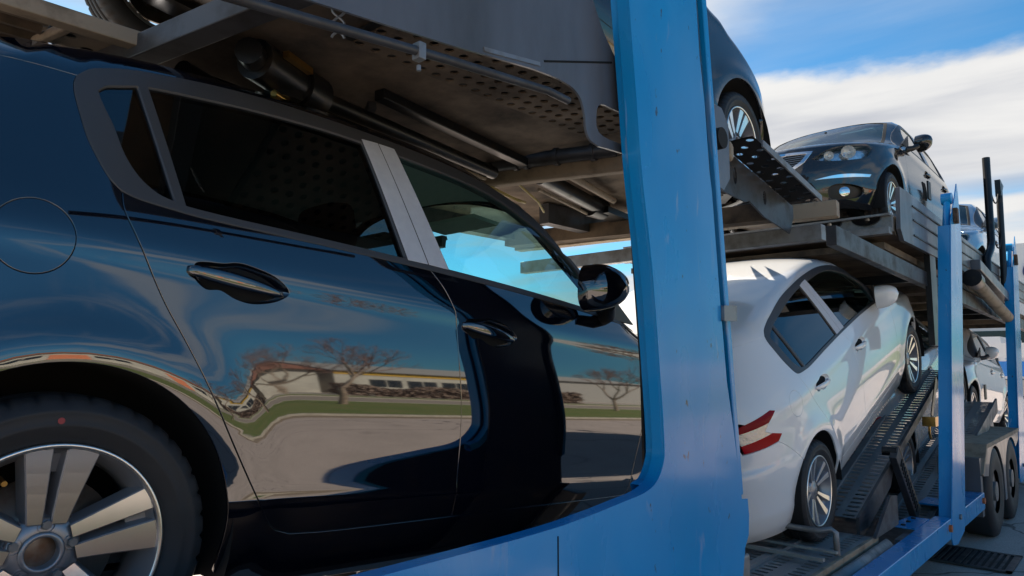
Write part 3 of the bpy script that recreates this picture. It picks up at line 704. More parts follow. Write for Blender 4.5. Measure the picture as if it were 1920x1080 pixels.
# ---- further car meshes
def more_lib():
    # mirror housing, right side (y negative)
    def mirror():
        V=[];F=[];n=20;st=np.linspace(0,1,12)
        # x forward: open flat face looks back (-x)
        for t in st:
            x=-.055+.15*t;k=(1-max(0,(t-.05)/.95)**2.6)**.5 if t<1 else 0.001
            k=max(k,.02)
            for i in range(n):
                a=2*PI*i/n;c=math.cos(a);s=math.sin(a)
                yy=.092*abs(c)**.8*(1 if c>0 else -1)*k;zz_=.088*abs(s)**.8*(1 if s>0 else -1)*k
                zz_*=1-.18*(yy/.092)
                V.append((x+.018*(yy/.092)+.0*t,yy-.012*t,zz_+.010*t))
        F=[(i*n+k,i*n+(k+1)%n,(i+1)*n+(k+1)%n,(i+1)*n+k) for i in range(11) for k in range(n)]+[tuple(range(11*n,12*n))]
        V=np.array(V);return V,F
    V,F=mirror();c=np.array([1.70,-.965,1.135]);_a=R(-74);_q=V.copy();V[:,0]=_q[:,0]*math.cos(_a)-_q[:,1]*math.sin(_a);V[:,1]=_q[:,0]*math.sin(_a)+_q[:,1]*math.cos(_a)
    g=np.cross(V[F[3][1]]-V[F[3][0]],V[F[3][2]]-V[F[3][0]])
    if np.dot(g,V[F[3][0]]-V[:20].mean(0))<0:F=[f[::-1] for f in F]
    CM['mirror_r']=mkmesh('mirror',V+c,F);CM['mirror_l']=mkmesh('mirror',(V+c)*np.array([1,-1,1]),[f[::-1] for f in F])
    ring=V[:20];gV=np.concatenate([ring+np.array([.001,0.001,0]),(ring-ring.mean(0))*.88+ring.mean(0)+np.array([.005,-.008,0])])+c
    Fg=[(i,(i+1)%20,20+(i+1)%20,20+i) for i in range(20)]
    CM['mbez_r']=mkmesh('mirror_rim',gV,[f for f in Fg]);CM['mbez_l']=mkmesh('mirror_rim',gV*np.array([1,-1,1]),Fg)
    CM['mglass_r']=mkmesh('mirror_glass',gV[20:],[tuple(range(20))],False);CM['mglass_l']=mkmesh('mirror_glass',gV[20:]*np.array([1,-1,1]),[tuple(range(20))],False)
    mb=MB();mb.tube([(1.86,-.83,1.045),(1.83,-.90,1.055),(1.78,-.935,1.085)],[.034,.028,.026],12)
    mb.prism([(1.81,1.055),(1.82,1.20),(1.93,1.14),(2.08,1.052)],(0,-.012,0),(0,-.845,0),(1,0,0),(0,0,1))
    me=mb.mesh('mirror_arm');CM['marm_r']=me
    m2=me.copy();m2.transform(Matrix.Scale(-1,4,(0,1,0)));m2.flip_normals();CM['marm_l']=m2
    # wheel arch liner, right side, centred on wheel
    mb=MB();n=26;A=np.linspace(-.25,PI+.25,n);V=[];r=.372
    for a in A: V+=[(r*1.0*math.cos(a)*.985,-.895+.0,r*math.sin(a)*1.03),(r*math.cos(a)*.99,-.60,r*math.sin(a)*1.03),(0.02*math.cos(a),-.58,.05)]
    mb.add(V,[(3*i+k,3*i+3+k,3*i+4+k,3*i+1+k) for i in range(n-1) for k in (0,1)],True)
    me=mb.mesh('arch_liner');CM['liner_r']=me
    m2=me.copy();m2.transform(Matrix.Scale(-1,4,(0,1,0)));m2.flip_normals();CM['liner_l']=m2
    # underbody: floor pan, exhaust, axle beams, tank
    mb=MB();mb.prism([(-.62,-.58),(-.45,-.70),(.42,-.76),(2.2,-.76),(3.05,-.66),(3.3,-.4),(3.3,.4),(3.05,.66),(2.2,.76),(.42,.76),(-.45,.70),(-.62,.58)],(0,0,.03),(0,0,.215))
    for y in (-.35,.35): mb.bar((.5,y,.205),(2.2,y,.205),.09,.05)
    for y in (-.55,.0,.55): mb.bar((-.4,y,.2),(3.0,y,.2),.04,.03)
    mb.bar((0,-.62,.27),(0,.62,.27),.10,.08);mb.bar((2.62,-.62,.27),(2.62,.62,.27),.09,.07)
    mb.tube([(2.6,.08,.19),(1.6,.06,.185),(.9,.12,.185),(.3,.30,.19),(-.35,.35,.22)],.03,10)
    mb.tube([(1.7,.06,.185),(1.3,.06,.185)],.07,12);mb.tube([(-.25,.15,.235),(-.25,.6,.235)],.09,12)
    mb.box((.15,-.45,.17),(.75,.05,.22))
    CM['underbody']=mb.mesh('underbody')
    # interior
    def rbox(mb,c,s,tilt=0):
        m=Matrix.Translation(c)@Matrix.Rotation(tilt,4,'Y')
        n=10;V=[];F=[]
        for i in range(n+1):
            ph=-PI/2+PI*i/n
            for k in range(16):
                t=2*PI*k/16
                f=lambda v:abs(v)**.45*(1 if v>0 else -1)
                V.append(m@Vector((s[0]/2*f(math.cos(ph))*f(math.cos(t)),s[1]/2*f(math.cos(ph))*f(math.sin(t)),s[2]/2*f(math.sin(ph)))))
        for i in range(n):
            for k in range(16):F.append((i*16+k,i*16+(k+1)%16,(i+1)*16+(k+1)%16,(i+1)*16+k))
        mb.add(V,F,True)
    for nm,ys in (('seat',(0,)),):
        mb=MB();rbox(mb,(1.25,0,.52),(.52,.50,.20),R(-5));rbox(mb,(.98,0,.86),(.16,.48,.62),R(-16));rbox(mb,(.84,0,1.24),(.10,.27,.18),R(-14))
        mb.tube([(.87,-.06,1.1),(.86,-.06,1.2)],.008,6);mb.tube([(.87,.06,1.1),(.86,.06,1.2)],.008,6)
        CM['seat']=mb.mesh('seat')
    mb=MB();rbox(mb,(.45,0,.50),(.48,1.25,.2),R(-5));rbox(mb,(.20,0,.84),(.16,1.25,.58),R(-20))
    for y in (-.42,0,.42): rbox(mb,(.08,y,1.16),(.09,.24,.14),R(-14))
    CM['bench']=mb.mesh('bench')
    mb=MB();rbox(mb,(2.02,0,.80),(.50,1.50,.36),0);rbox(mb,(1.84,.38,.98),(.22,.36,.10),0);mb.box((1.2,-.12,.3),(1.8,.12,.62));mb.box((1.9,-.72,.3),(2.3,.72,.85));mb.box((.0,-.74,.26),(2.2,.74,.29))
    CM['dash']=mb.mesh('dashboard')
    mb=MB();c=Vector((1.60,.38,.93));ax=Vector((-.42,0,.9)).normalized();u=Vector((0,1,0));v=ax.cross(u)
    mb.tube([c+(u*math.cos(t)+v*math.sin(t))*.175 for t in np.linspace(0,2*PI,33)],.016,8,False)
    for a in (0,PI,-PI/2): mb.bar(c,c+(u*math.cos(a)+v*math.sin(a))*.17,.035,.02)
    mb.tube([c,c-ax*.25],.03,8);CM['steering']=mb.mesh('steering_wheel')
    mb=MB();mb.box((1.62,-.09,1.385),(1.645,.09,1.44));mb.bar((1.66,0,1.43),(1.72,0,1.46),.02,.02);CM['imirror']=mb.mesh('interior_mirror')
    mb=MB()
    for y in (-.30,.30): mb.box((1.45,y-.17,1.43),(1.60,y+.17,1.445))
    CM['visor']=mb.mesh('sun_visor')
    # lamp reflectors
    def bowl(name,r,d,n=20):
        mb=MB();V=[]
        for k in range(6):
            t=k/5;rr=r*math.sin(t*PI/2)+.001;x=-d*math.cos(t*PI/2)
            V+=[(x,rr*math.cos(2*PI*i/n),rr*math.sin(2*PI*i/n)) for i in range(n)]
        mb.add(V,[(k*n+i,k*n+(i+1)%n,(k+1)*n+(i+1)%n,(k+1)*n+i) for k in range(5) for i in range(n)],True);CM[name]=mb.mesh(name)
    bowl('lamp_reflector',.062,.05);bowl('lamp_small',.042,.035)
    mb=MB();n=16
    mb.add([(0,.045*math.cos(2*PI*i/n),.045*math.sin(2*PI*i/n)) for i in range(n)]+[(.012,0,0)],[(i,(i+1)%n,n) for i in range(n)],True);CM['fog_lens']=mb.mesh('fog_lamp')
    mb=MB();mb.tube([(2.40,-.1,1.055),(2.20,-.45,1.085),(2.12,-.62,1.08)],.008,6);mb.bar((2.32,-.05,1.09),(2.16,-.60,1.105),.012,.02);mb.tube([(2.42,.35,1.055),(2.30,0,1.11)],.008,6);mb.bar((2.32,.45,1.08),(2.30,-.02,1.12),.012,.02);CM['wipers']=mb.mesh('wiper')
more_lib()
_q=f_yz(.65,.35);_p,_n=mapfront(np.array([_q[0]]),np.array([.35]));_p=_p[0]-_n[0]*.022;FOGP={s:(_p[0],s*_p[1],_p[2]) for s in (-1,1)}
mb=MB();mb.tube([(-.015,0,0),(0.006,0,0)],.012,12);CM['bulb']=mb.mesh('bulb')
def make_car(name,label,cat,paint,loc,pitch,face=1,wheels='A',near=False,full=True,group=None,film=True,stretch=None,yaw=0.):
    t=thing(name,label,cat,loc,(0,-R(pitch),R(90 if face>0 else -90)+yaw),group)
    A=lambda nm,key,mats,par=t,**k:mobj(nm,CM[key],mats,par,**k)
    bs=A('body_side','body_side_r',paint);A('body_side','body_side_l',paint)
    A('fuel_flap','fuel_flap',paint,bs)
    for s in 'rl':
        for nm,b in (('rear_door','1'),('front_door','2')):
            d=A(nm,nm+'_'+s,paint);A('handle_bowl','bowl'+b+'_'+s,paint,d);A('handle','bar'+b+'_'+s,paint,d)
        A('front_fender','front_fender_'+s,paint)
        sr=A('window_surround','window_surround_'+s,'trim')
        for nm in ('quarter_glass','rear_door_glass','front_door_glass'): A('window','%s_%s'%(nm,s),'glassf' if nm[0]=='f' else 'glassp',sr)
        if film: A('pillar_cover','pillar_film_a_'+s,'film',sr);A('pillar_cover','pillar_film_b_'+s,'film',sr)
        else: A('pillar_cover','pillar_film_a_'+s,'plastic',sr);A('pillar_cover','pillar_film_b_'+s,'plastic',sr)
        mo=A('mirror','mirror_'+s,paint);A('mirror_rim','mbez_'+s,'plastic',mo);A('mirror_glass','mglass_'+s,'chrome',mo);A('mirror_arm','marm_'+s,'plastic',mo)
        A('door_lining','lining_'+s,'dash');A('inner_shell','inner_shell_'+s,'gap')
        hb=A('headlight','headlight_bowl_'+s,'lampc')
        A('lens','headlight_lens_'+s,'glassc',hb)
        sg=-1 if s=='r' else 1
        for ky,kz,kk,dd in ((.68,.728,'lamp_reflector',.012),(.54,.694,'lamp_small',.010)):
            q_=f_yz(ky,kz);p_,n_=mapfront(np.array([q_[0]]),np.array([kz]));p_=p_[0]-n_[0]*dd
            A('reflector',kk,'lampw',hb,loc=(p_[0],sg*p_[1],p_[2]),rot=(0,R(-4),sg*R(24)))
            A('bulb','bulb','paper',hb,loc=(p_[0]-.02,sg*p_[1],p_[2]))
        fp=A('fog_pocket','fog_pocket_'+s,'plastic');A('fog_lamp','fog_lens','chrome',fp,loc=FOGP[sg],rot=(0,0,sg*R(24)))
        A('running_light','drl_'+s,'chrome')
        tl=A('tail_light','tail_low_'+s,'red2');A('lens','tail_up_'+s,'redlens',tl);A('lens','tail_mid_'+s,'lampm',tl)
        for cx in (0,2.62): A('arch_liner','liner_'+s,'plasticd',loc=(cx,0,.316))
    A('roof','roof',paint);wsn=A('windscreen','windscreen','glassw');A('screen_seal','windscreen_seal','black',wsn);A('hood','hood',paint)
    fb=A('front_bumper','front_bumper',paint);g=A('grille','grille_back','black');A('grille_frame','grille_frame','chrome',g);A('grille_slats','grille_slats','alloyg',g)
    g=A('intake','intake_back','black');A('intake_slats','intake_slats','plastic',g)
    tg=A('tailgate','tailgate',paint);A('rear_window','rear_window','glassp',tg);A('rear_bumper','rear_bumper',paint)
    A('underbody','underbody','hyd');A('headliner','headliner','headliner');A('dashboard','dash','dash');A('steering_wheel','steering','black');A('rear_bench','bench','seat')
    for y in (-.37,.37): A('seat','seat','seat',loc=(0,y,0))
    A('interior_mirror','imirror','plastic');A('sun_visor','visor','headliner');A('wiper','wipers','black')
    k=0
    if stretch: t.scale=(stretch,1,1)
    for cx in (0,2.62):
        for s in (-1,1):
            W=bpy.data.objects.new('wheel',None);link(W,t);W.location=(cx,s*.785,.316);W.empty_display_size=.1
            steer=0
            W.rotation_euler=(0,[R(0),R(31),R(-20),R(12)][k%4] if not(near and k==0) else R(-11.5),0 if s<0 else PI);k+=1
            if stretch: W.rotation_euler=(0,0,0 if s<0 else PI);W.scale=(1/stretch,1,1)
            mobj('tyre',CM['tyre'],'rubber',W)
            mobj('rim',CM['rim'+wheels],['alloy','alloyg','rust'],W)
            mobj('brake_disc',CM['brake_disc'],'disc',W)
            if wheels=='A': [mobj('wheel_bolt',CM['lug%d'%q],'galv',W) for q in range(5)]
            if near and cx==0 and s<0:
                mb=MB();r=.262;a=R(7.5);mb.add([(r*math.sin(a)+.0065*math.cos(q),-.1022,r*math.cos(a)+.0065*math.sin(q)) for q in np.linspace(0,2*PI,20,endpoint=False)],[tuple(range(20))[::-1]])
                mb.obj('paint_dot','reddot',W)
                mb=MB();r=.168;a=R(-20);p=Vector((r*math.sin(a),-.055,r*math.cos(a)));mb.tube([p+Vector((0,.03,0)),p+Vector((-.0,-.012,-.006))],.0055,10);mb.obj('valve','brass',W)
    return t
near=make_car('hatchback_car','dark navy hatchback nearest the camera, on the lower deck behind the blue side panel','car','navy',(-2.495,.388,1.083),-5.5,1,'A',near=True,group='hatchbacks carried on the transporter')
# ------------------------------------------------------------- ground and street
GZ=.13
def asphalt(name,c1,c2,crack=True):
    m,t,b=newmat(name);l=t.links.new;c=t.nodes.new('ShaderNodeTexCoord')
    def nz(s,d=8,ro=.6):
        n=t.nodes.new('ShaderNodeTexNoise');n.inputs['Scale'].default_value=s;n.inputs['Detail'].default_value=d;n.inputs['Roughness'].default_value=ro;l(c.outputs['Object'],n.inputs['Vector']);return n.outputs[0]
    def ramp(x,a,b_):
        n=t.nodes.new('ShaderNodeMapRange');l(x,n.inputs[0]);n.inputs[1].default_value=a;n.inputs[2].default_value=b_;return n.outputs[0]
    mx1=t.nodes.new('ShaderNodeMixRGB');mx1.inputs[1].default_value=(*c1,1);mx1.inputs[2].default_value=(*c2,1);l(ramp(nz(1.3),.35,.65),mx1.inputs[0])
    mx2=t.nodes.new('ShaderNodeMixRGB');mx2.blend_type='MULTIPLY';mx2.inputs[0].default_value=.7;l(mx1.outputs[0],mx2.inputs[1])
    g=t.nodes.new('ShaderNodeMapRange');l(nz(90,3),g.inputs[0]);g.inputs[1].default_value=.3;g.inputs[2].default_value=.7;g.inputs[3].default_value=.62;g.inputs[4].default_value=1.3;l(g.outputs[0],mx2.inputs[2])
    last=mx2.outputs[0]
    if crack:
        v=t.nodes.new('ShaderNodeTexVoronoi');v.feature='DISTANCE_TO_EDGE';v.inputs['Scale'].default_value=.55
        w_=t.nodes.new('ShaderNodeMixRGB');w_.inputs[0].default_value=.25;l(c.outputs['Object'],w_.inputs[1]);n=t.nodes.new('ShaderNodeTexNoise');n.inputs['Scale'].default_value=2.5;l(c.outputs['Object'],n.inputs['Vector']);l(n.outputs['Color'],w_.inputs[2]);l(w_.outputs[0],v.inputs['Vector'])
        cr_=t.nodes.new('ShaderNodeMapRange');l(v.outputs[0],cr_.inputs[0]);cr_.inputs[1].default_value=.001;cr_.inputs[2].default_value=.007
        m3=t.nodes.new('ShaderNodeMixRGB');l(cr_.outputs[0],m3.inputs[0]);m3.inputs[1].default_value=(.12,.10,.09,1);l(last,m3.inputs[2]);last=m3.outputs[0]
        st=t.nodes.new('ShaderNodeMixRGB');l(ramp(nz(.9,5,.7),.60,.72),st.inputs[0]);l(last,st.inputs[1]);st.inputs[2].default_value=(.22,.185,.165,1);last=st.outputs[0]
    l(last,b.inputs['Base Color']);pr(b,Roughness=.85)
    bp=t.nodes.new('ShaderNodeBump');bp.inputs['Strength'].default_value=.5;bp.inputs['Distance'].default_value=.004;l(nz(140,3),bp.inputs['Height']);l(bp.outputs[0],b.inputs['Normal'])
    return m
M['asphalt']=asphalt('yard_asphalt',(.40,.335,.295),(.48,.40,.355))
M['road']=asphalt('street_asphalt',(.28,.235,.19),(.34,.285,.23),False)
M['grass']=mat('lawn',(.12,.165,.035),.9,noise=(1.2,(.19,.18,.06),.4,.7),bump=(60,.8,.02))
M['kerb']=mat('kerb_concrete',(.42,.38,.32),.8,noise=(5,(.28,.25,.2),.4,.7))
M['soil']=mat('pale_soil',(.26,.20,.14),.95,noise=(2,(.18,.14,.10),.4,.7))
M['wallw']=mat('building_pale_wall',(.50,.47,.40),.85,noise=(.6,(.38,.36,.31),.4,.7))
M['wallg']=mat('building_grey_wall',(.30,.29,.27),.85)
M['win']=mat('building_window',(.02,.025,.03),.12)
M['orange']=mat('orange_door',(.62,.20,.09),.6)
M['yellow']=mat('yellow_band',(.75,.45,.04),.6)
M['rooft']=mat('roof_tile',(.30,.13,.08),.85,noise=(3,(.2,.09,.06),.4,.7))
M['bark']=mat('bark',(.36,.27,.20),.9,noise=(8,(.10,.07,.05),.4,.7))
M['twig']=mat('red_brown_twigs',(.24,.14,.11),.9)
M['leaf']=mat('dark_green_leaves',(.05,.085,.02),.8)
M['hedge']=mat('bare_hedge_twigs',(.24,.17,.13),.95)
M['signw']=mat('white_cladding',(.75,.74,.72),.5)
M['signb']=mat('navy_lettering',(.02,.04,.16),.5)
M['bluec']=mat('blue_plastic_crates',(.03,.22,.62),.4)
def slab(name,x0,x1,y0,y1,z0,z1,m,kind='structure',label=None):
    mb=MB();mb.box((x0,y0,z0),(x1,y1,z1));o=mb.obj(name,m)
    if kind:o['kind']=kind
    return o
gm=MB();n=24
gm.add([(-400,-400,GZ),(400,-400,GZ),(400,400,GZ),(-400,400,GZ)],[(0,1,2,3)]);g_=gm.obj('ground','asphalt');g_['kind']='structure'
slab('grass_verge',6.9,15.5,-90,120,GZ-.1,GZ+.09,'grass')
slab('kerb',6.75,6.9,-90,120,GZ-.1,GZ+.12,'kerb')
slab('soil_strip',6.2,6.75,-90,120,GZ-.1,GZ+.01,'soil')
slab('road',15.7,24,-90,120,GZ-.1,GZ+.012,'road')
slab('kerb',15.5,15.7,-90,120,GZ-.1,GZ+.12,'kerb')
slab('grass_verge',24.2,28,-90,120,GZ-.1,GZ+.10,'grass')
slab('kerb',24,24.2,-90,120,GZ-.1,GZ+.13,'kerb')
slab('pavement',28,36,-90,120,GZ-.1,GZ+.11,'kerb')
# drain grate beside the trailer
dr=thing('drain_grate','dark iron drain grate set in the asphalt beside the blue rail','drain',(-1.28,7.0,GZ+.004))
mb=MB();mb.box((-.36,-.30,0),(.36,.30,.006));mb.obj('grate_pit','black',dr)
mb=MB()
for k in range(15): mb.box((-.34+.047*k,-.29,.006),(-.34+.047*k+.022,.29,.014))
o=mb.obj('grate_bars','steel',dr);o['kind']='stuff'
mb=MB()
for a,b in (((-.37,-.31,.006),(.37,-.27,.016)),((-.37,.27,.006),(.37,.31,.016)),((-.37,-.31,.006),(-.33,.31,.016)),((.33,-.31,.006),(.37,.31,.016)),((-.02,-.3,.0065),(.02,.3,.0165))): mb.box(a,b)
mb.obj('grate_frame','steel',dr)
# ---- buildings across the street (seen mirrored in the cars)
def building(name,label,x,y0,y1,h,wall,roofm,doors=(),band=None,win=True,depth=14):
    t=thing(name,label,'building',(x,(y0+y1)/2,GZ))
    w_=(y1-y0)/2;mb=MB();mb.box((0,-w_,0),(depth,w_,h));mb.obj('wall',wall,t)
    mb=MB();mb.prism([(-.6,h),(depth+.6,h),(depth/2,h+depth*.13)],(0,2*w_+1,0),(0,-w_-.5,0),(1,0,0),(0,0,1));mb.obj('roof',roofm,t)
    if win:
        k=-w_+3
        while k<w_-4:
            if not any(abs(k+1.5-d)<3 for d in doors):
                f=MB();f.box((-.06,k,h*.42),(.02,k+3.0,h*.72));wo=f.obj('window','win',t)
                f=MB();f.box((-.10,k+1.45,h*.42),(-.05,k+1.55,h*.72));f.obj('frame',wall,wo)
            k+=3.6
    for d in doors:
        f=MB();f.box((-.07,d-1.5,0.02),(.02,d+1.5,h*.74));f.obj('door','orange',t)
    if band:
        f=MB();f.box((-.12,-w_,h-.55),(-.02,w_,h-.1));f.obj('fascia',band,t)
    return t
building('warehouse','long low pale warehouse across the street with orange doors and tiled roof',38,-30,26,4.6,'wallw','rooft',(-14,-2,9,19))
building('warehouse','pale warehouse with a yellow fascia across the street beside the tiled one',39,28,52,4.8,'wallw','wallg',(5,),'yellow')
building('shed','grey gabled shed at the far end of the street',44,60,78,5.5,'wallg','wallg',(),None,False)
building('factory','wide grey factory behind the trees down the street',50,-100,-34,6.5,'wallg','rooft',(20,-12))
# ---- trees
def bare_tree(label,x,y,h,seed,leafy=0):
    rr=random.Random(seed);t=thing('bare_tree' if not leafy else 'leafy_tree',label,'tree',(x,y,GZ+.09),group=None)
    tr=MB();tw=MB()
    def grow(p,d,l,r,k):
        q=p+d*l;m=(p+q)/2+Vector((rr.uniform(-1,1),rr.uniform(-1,1),rr.uniform(-1,1)))*l*.06
        (tr if k<3 else tw).tube([p,m,q],[r,r*.85,r*.68],6 if k<3 else 3,False)
        if k>=7: return
        for _ in range(rr.choice((2,3,3)) if k<5 else 3):
            e=Vector((rr.uniform(-1,1),rr.uniform(-1,1),rr.uniform(-.35,.8)));nd=(d*1.0+e*.85).normalized()
            grow(q,nd,l*rr.uniform(.62,.82),r*.6,k+1)
    grow(Vector((0,0,-.1)),Vector((rr.uniform(-.1,.1),rr.uniform(-.1,.1),1)).normalized(),h*.25,h*.022,0)
    tr.obj('trunk','bark',t);o=tw.obj('crown','twig',t)
    return t
bare_tree('bare street tree on the verge nearest the truck, wide reddish crown',12.5,10.5,6.0,3)
bare_tree('small bare street tree on the verge further down the street',13,24,5.2,5)
bare_tree('bare street tree behind the camera end of the verge',12.8,-7,6.4,8)
bare_tree('slim bare tree in front of the orange doored warehouse',26.5,17,7.0,9)
bare_tree('bare tree at the grey factory end of the street',27,-16,7.5,10)
def hedge(label,x,y0,y1,h,m):
    rr=random.Random(int(y0));mb=MB()
    for _ in range(5200):
        a=rr.uniform(y0,y1);z=rr.random()**.8*h*(1+.18*math.sin(a*.9));c=Vector((x+rr.uniform(-1,1)*(1.1-.4*z/h),a,GZ+z));s=rr.uniform(.10,.26)
        d1=Vector((rr.uniform(-1,1),rr.uniform(-1,1),rr.uniform(-1,1))).normalized()*s;d2=d1.cross(Vector((rr.uniform(-1,1),rr.uniform(-1,1),rr.uniform(-1,1)))).normalized()*s*.5
        mb.add([c-d1-d2,c+d1-d2,c+d1+d2,c-d1+d2],[(0,1,2,3)])
    o=mb.obj('hedge',m);tagt(o,label,'hedge');return o
hedge('brown leafless hedge in front of the yellow banded warehouse',30,22,44,1.9,'hedge')
hedge('dark green hedge at the near end of the far pavement',30,-34,-16,2.6,'leaf')
# far right background behind the trailer tail
t=thing('storage_building','bright white clad building with navy lettering far behind the last blue post','building',(-9,42,GZ))
mb=MB();mb.box((-10,0,0),(13,9,7.4));mb.obj('wall','signw',t)
mb=MB();mb.box((-10.1,-.06,2.2),(13.1,-.003,3.1));mb.obj('window','win',t)
mb=MB();mb.box((-10.2,-.1,5.1),(13.2,-.02,5.35));mb.obj('fascia','wallg',t)
fc=bpy.data.curves.new('lettering','FONT');fc.body='6';fc.size=1.5;fc.extrude=.03;fc.materials.append(M['signb']);_f=bpy.data.objects.new('x',fc);link(_f);_m=bpy.data.meshes.new_from_object(_f.evaluated_get(bpy.context.evaluated_depsgraph_get()));bpy.data.objects.remove(_f);fo=mobj('lettering',_m,'signb',t);fo.location=(4.55,-.05,5.6);fo.rotation_euler=(R(90),0,0)
t=thing('tile_roof_house','house with an orange tiled roof glimpsed under the upper deck','house',(-14,36,GZ))
mb=MB();mb.box((-4,0,0),(4,7,4.3));mb.obj('wall','wallw',t);mb=MB();mb.prism([(-.6,4.3),(7.6,4.3),(3.5,6.6)],(9,0,0),(-4.5,0,0),(0,1,0),(0,0,1));mb.obj('roof','orange',t)
for i in range(5):
    t=thing('crate_stack','stack of %s crates in the yard beyond the trailer, %s'%(('blue','white','tan','blue','white')[i],('closest to the post','next to the blue ones','in the middle of the row','fourth along the row','furthest along the row')[i]),'crates',(-2.6-1.7*i,20+.3*i,GZ))
    for k in range(5):
        mb=MB();mb.box((-.7,-.5,.02+.42*k),(.7,.5,.02+.42*k+.34));mb.obj('crate',('bluec','signw','wallw')[(i+k)%3],t)
t=thing('parked_van','white van parked far beyond the trailer tail','van',(-4.4,27,GZ))
mb=MB();mb.prism([(-1,.4),(1,.4),(1,1.4),(.85,2.4),(-.85,2.4),(-1,1.4)],(0,5,0),(0,0,0),(1,0,0),(0,0,1));mb.obj('body','signw',t)
mb=MB();mb.prism([(-.8,1.5),(.8,1.5),(.7,2.15),(-.7,2.15)],(0,.02,0),(0,-.025,0),(1,0,0),(0,0,1));mb.obj('windscreen','win',t)
for sx in (-.9,.9):
    for yy in (.9,4.0):
        mb=MB();mb.tube([(sx-.1,yy,.35),(sx+.1,yy,.35)],.34,20);mb.obj('wheel','rubber',t)
# ------------------------------------------------------------- the car transporter
T=thing('car_transporter','blue two-deck car transporter with dark steel decks carrying several cars','car transporter',(0,0,0))
XF=-1.155
def P(nm,mb,m,par=None,bevel=0,**k): return mb.obj(nm,m,par or T,bevel,**k)
YZ=dict(ax=(0,1,0),ay=(0,0,1))
# front side panel: lower skirt + leaning wide post, with rolled window edge
inner=cr([(1.80,3.05),(1.84,2.67),(1.87,2.38),(1.92,2.08),(1.955,1.74),(1.972,1.52),(1.962,1.455),(1.92,1.405),(1.85,1.382),(1.74,1.372),(1.58,1.360),(1.4,1.352),(1.1,1.352),(.6,1.358)],5)
inner=[(1.72,3.6)]+inner+[(-.9,1.362)]
rightE=[(2.505,.45),(2.504,.98),(2.531,1.09),(2.566,1.13),(2.575,1.20),(2.567,1.262),(2.518,1.268),(2.465,1.53),(2.424,1.70),(2.389,2.004),(2.351,2.398),(2.335,2.475),(2.313,2.73),(2.284,2.90),(2.235,3.6)]
outer=[(-.9,.45)]+rightE+inner
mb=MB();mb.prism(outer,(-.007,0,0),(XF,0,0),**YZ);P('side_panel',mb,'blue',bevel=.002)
def flangeband(line,x0,x1,th,off=0):
    V=[];F=[];n=len(line)
    for i,(y,z) in enumerate(line):
        a=np.array(line[max(i-1,0)]);b=np.array(line[min(i+1,n-1)]);d=(b-a)/max(np.hypot(*(b-a)),1e-9);nn=np.array([-d[1],d[0]])
        for xx,oo in ((x0,off),(x1,off),(x1,off+th),(x0,off+th)): V.append((xx,y+nn[0]*oo,z+nn[1]*oo))
    for i in range(n-1):
        for k in range(4): F.append((4*i+k,4*i+(k+1)%4,4*i+4+(k+1)%4,4*i+4+k))
    return V,F
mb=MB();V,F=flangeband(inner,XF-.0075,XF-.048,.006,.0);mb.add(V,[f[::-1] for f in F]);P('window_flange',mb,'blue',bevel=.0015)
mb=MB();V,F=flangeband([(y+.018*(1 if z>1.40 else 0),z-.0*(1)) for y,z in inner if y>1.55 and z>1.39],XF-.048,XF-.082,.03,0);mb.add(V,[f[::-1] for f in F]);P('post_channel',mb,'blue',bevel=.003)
# back of the post: inner skin and stiffener
mb=MB();mb.prism(offs(outer,-.003),(-.003,0,0),(XF-.0085,0,0),**YZ);P('panel_lining',mb,'hyd');mb=MB();mb.prism([(2.0,.5),(2.47,.5),(2.45,1.3),(2.22,3.6),(1.80,3.6),(1.98,1.75)],(-.008,0,0),(XF-.083,0,0),**YZ);mb.box((XF-.12,2.47,.5),(XF-.008,2.485,1.25));mb.bar((XF-.06,2.44,1.3),(XF-.06,2.22,3.6),.10,.012,(0,1,0));P('post_back',mb,'hyd')
mb=MB()
mb.bar((XF-.055,-.9,1.12),(XF-.055,2.3,1.12),.06,.06);mb.bar((XF-.055,-.9,.52),(XF-.055,2.45,.52),.08,.08);P('skirt_rail',mb,'hyd')

for yy in (1.43,):
    mb=MB();mb.box((XF-.004,yy,.46),(XF+.0015,yy+.004,1.33));P('panel_seam',mb,'gap')
mb=MB();mb.box((XF-.006,2.512,.3),(XF-.20,2.59,1.06));P('end_cap',mb,'galv',bevel=.012)
# vertical guide rod behind the post edge
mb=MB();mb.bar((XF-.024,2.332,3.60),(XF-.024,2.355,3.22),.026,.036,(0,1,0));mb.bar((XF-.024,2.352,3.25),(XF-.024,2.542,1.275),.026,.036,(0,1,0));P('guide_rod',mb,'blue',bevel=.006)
mb=MB();mb.prism([(2.393,1.922),(2.497,1.926),(2.50,1.985),(2.396,1.979)],(.012,0,0),(XF+.001,0,0),**YZ);P('rod_bracket',mb,'galv',bevel=.003)
mb=MB();mb.prism([(2.28,2.93),(2.36,2.95),(2.33,3.02),(2.26,3.0)],(.012,0,0),(XF+.001,0,0),**YZ)
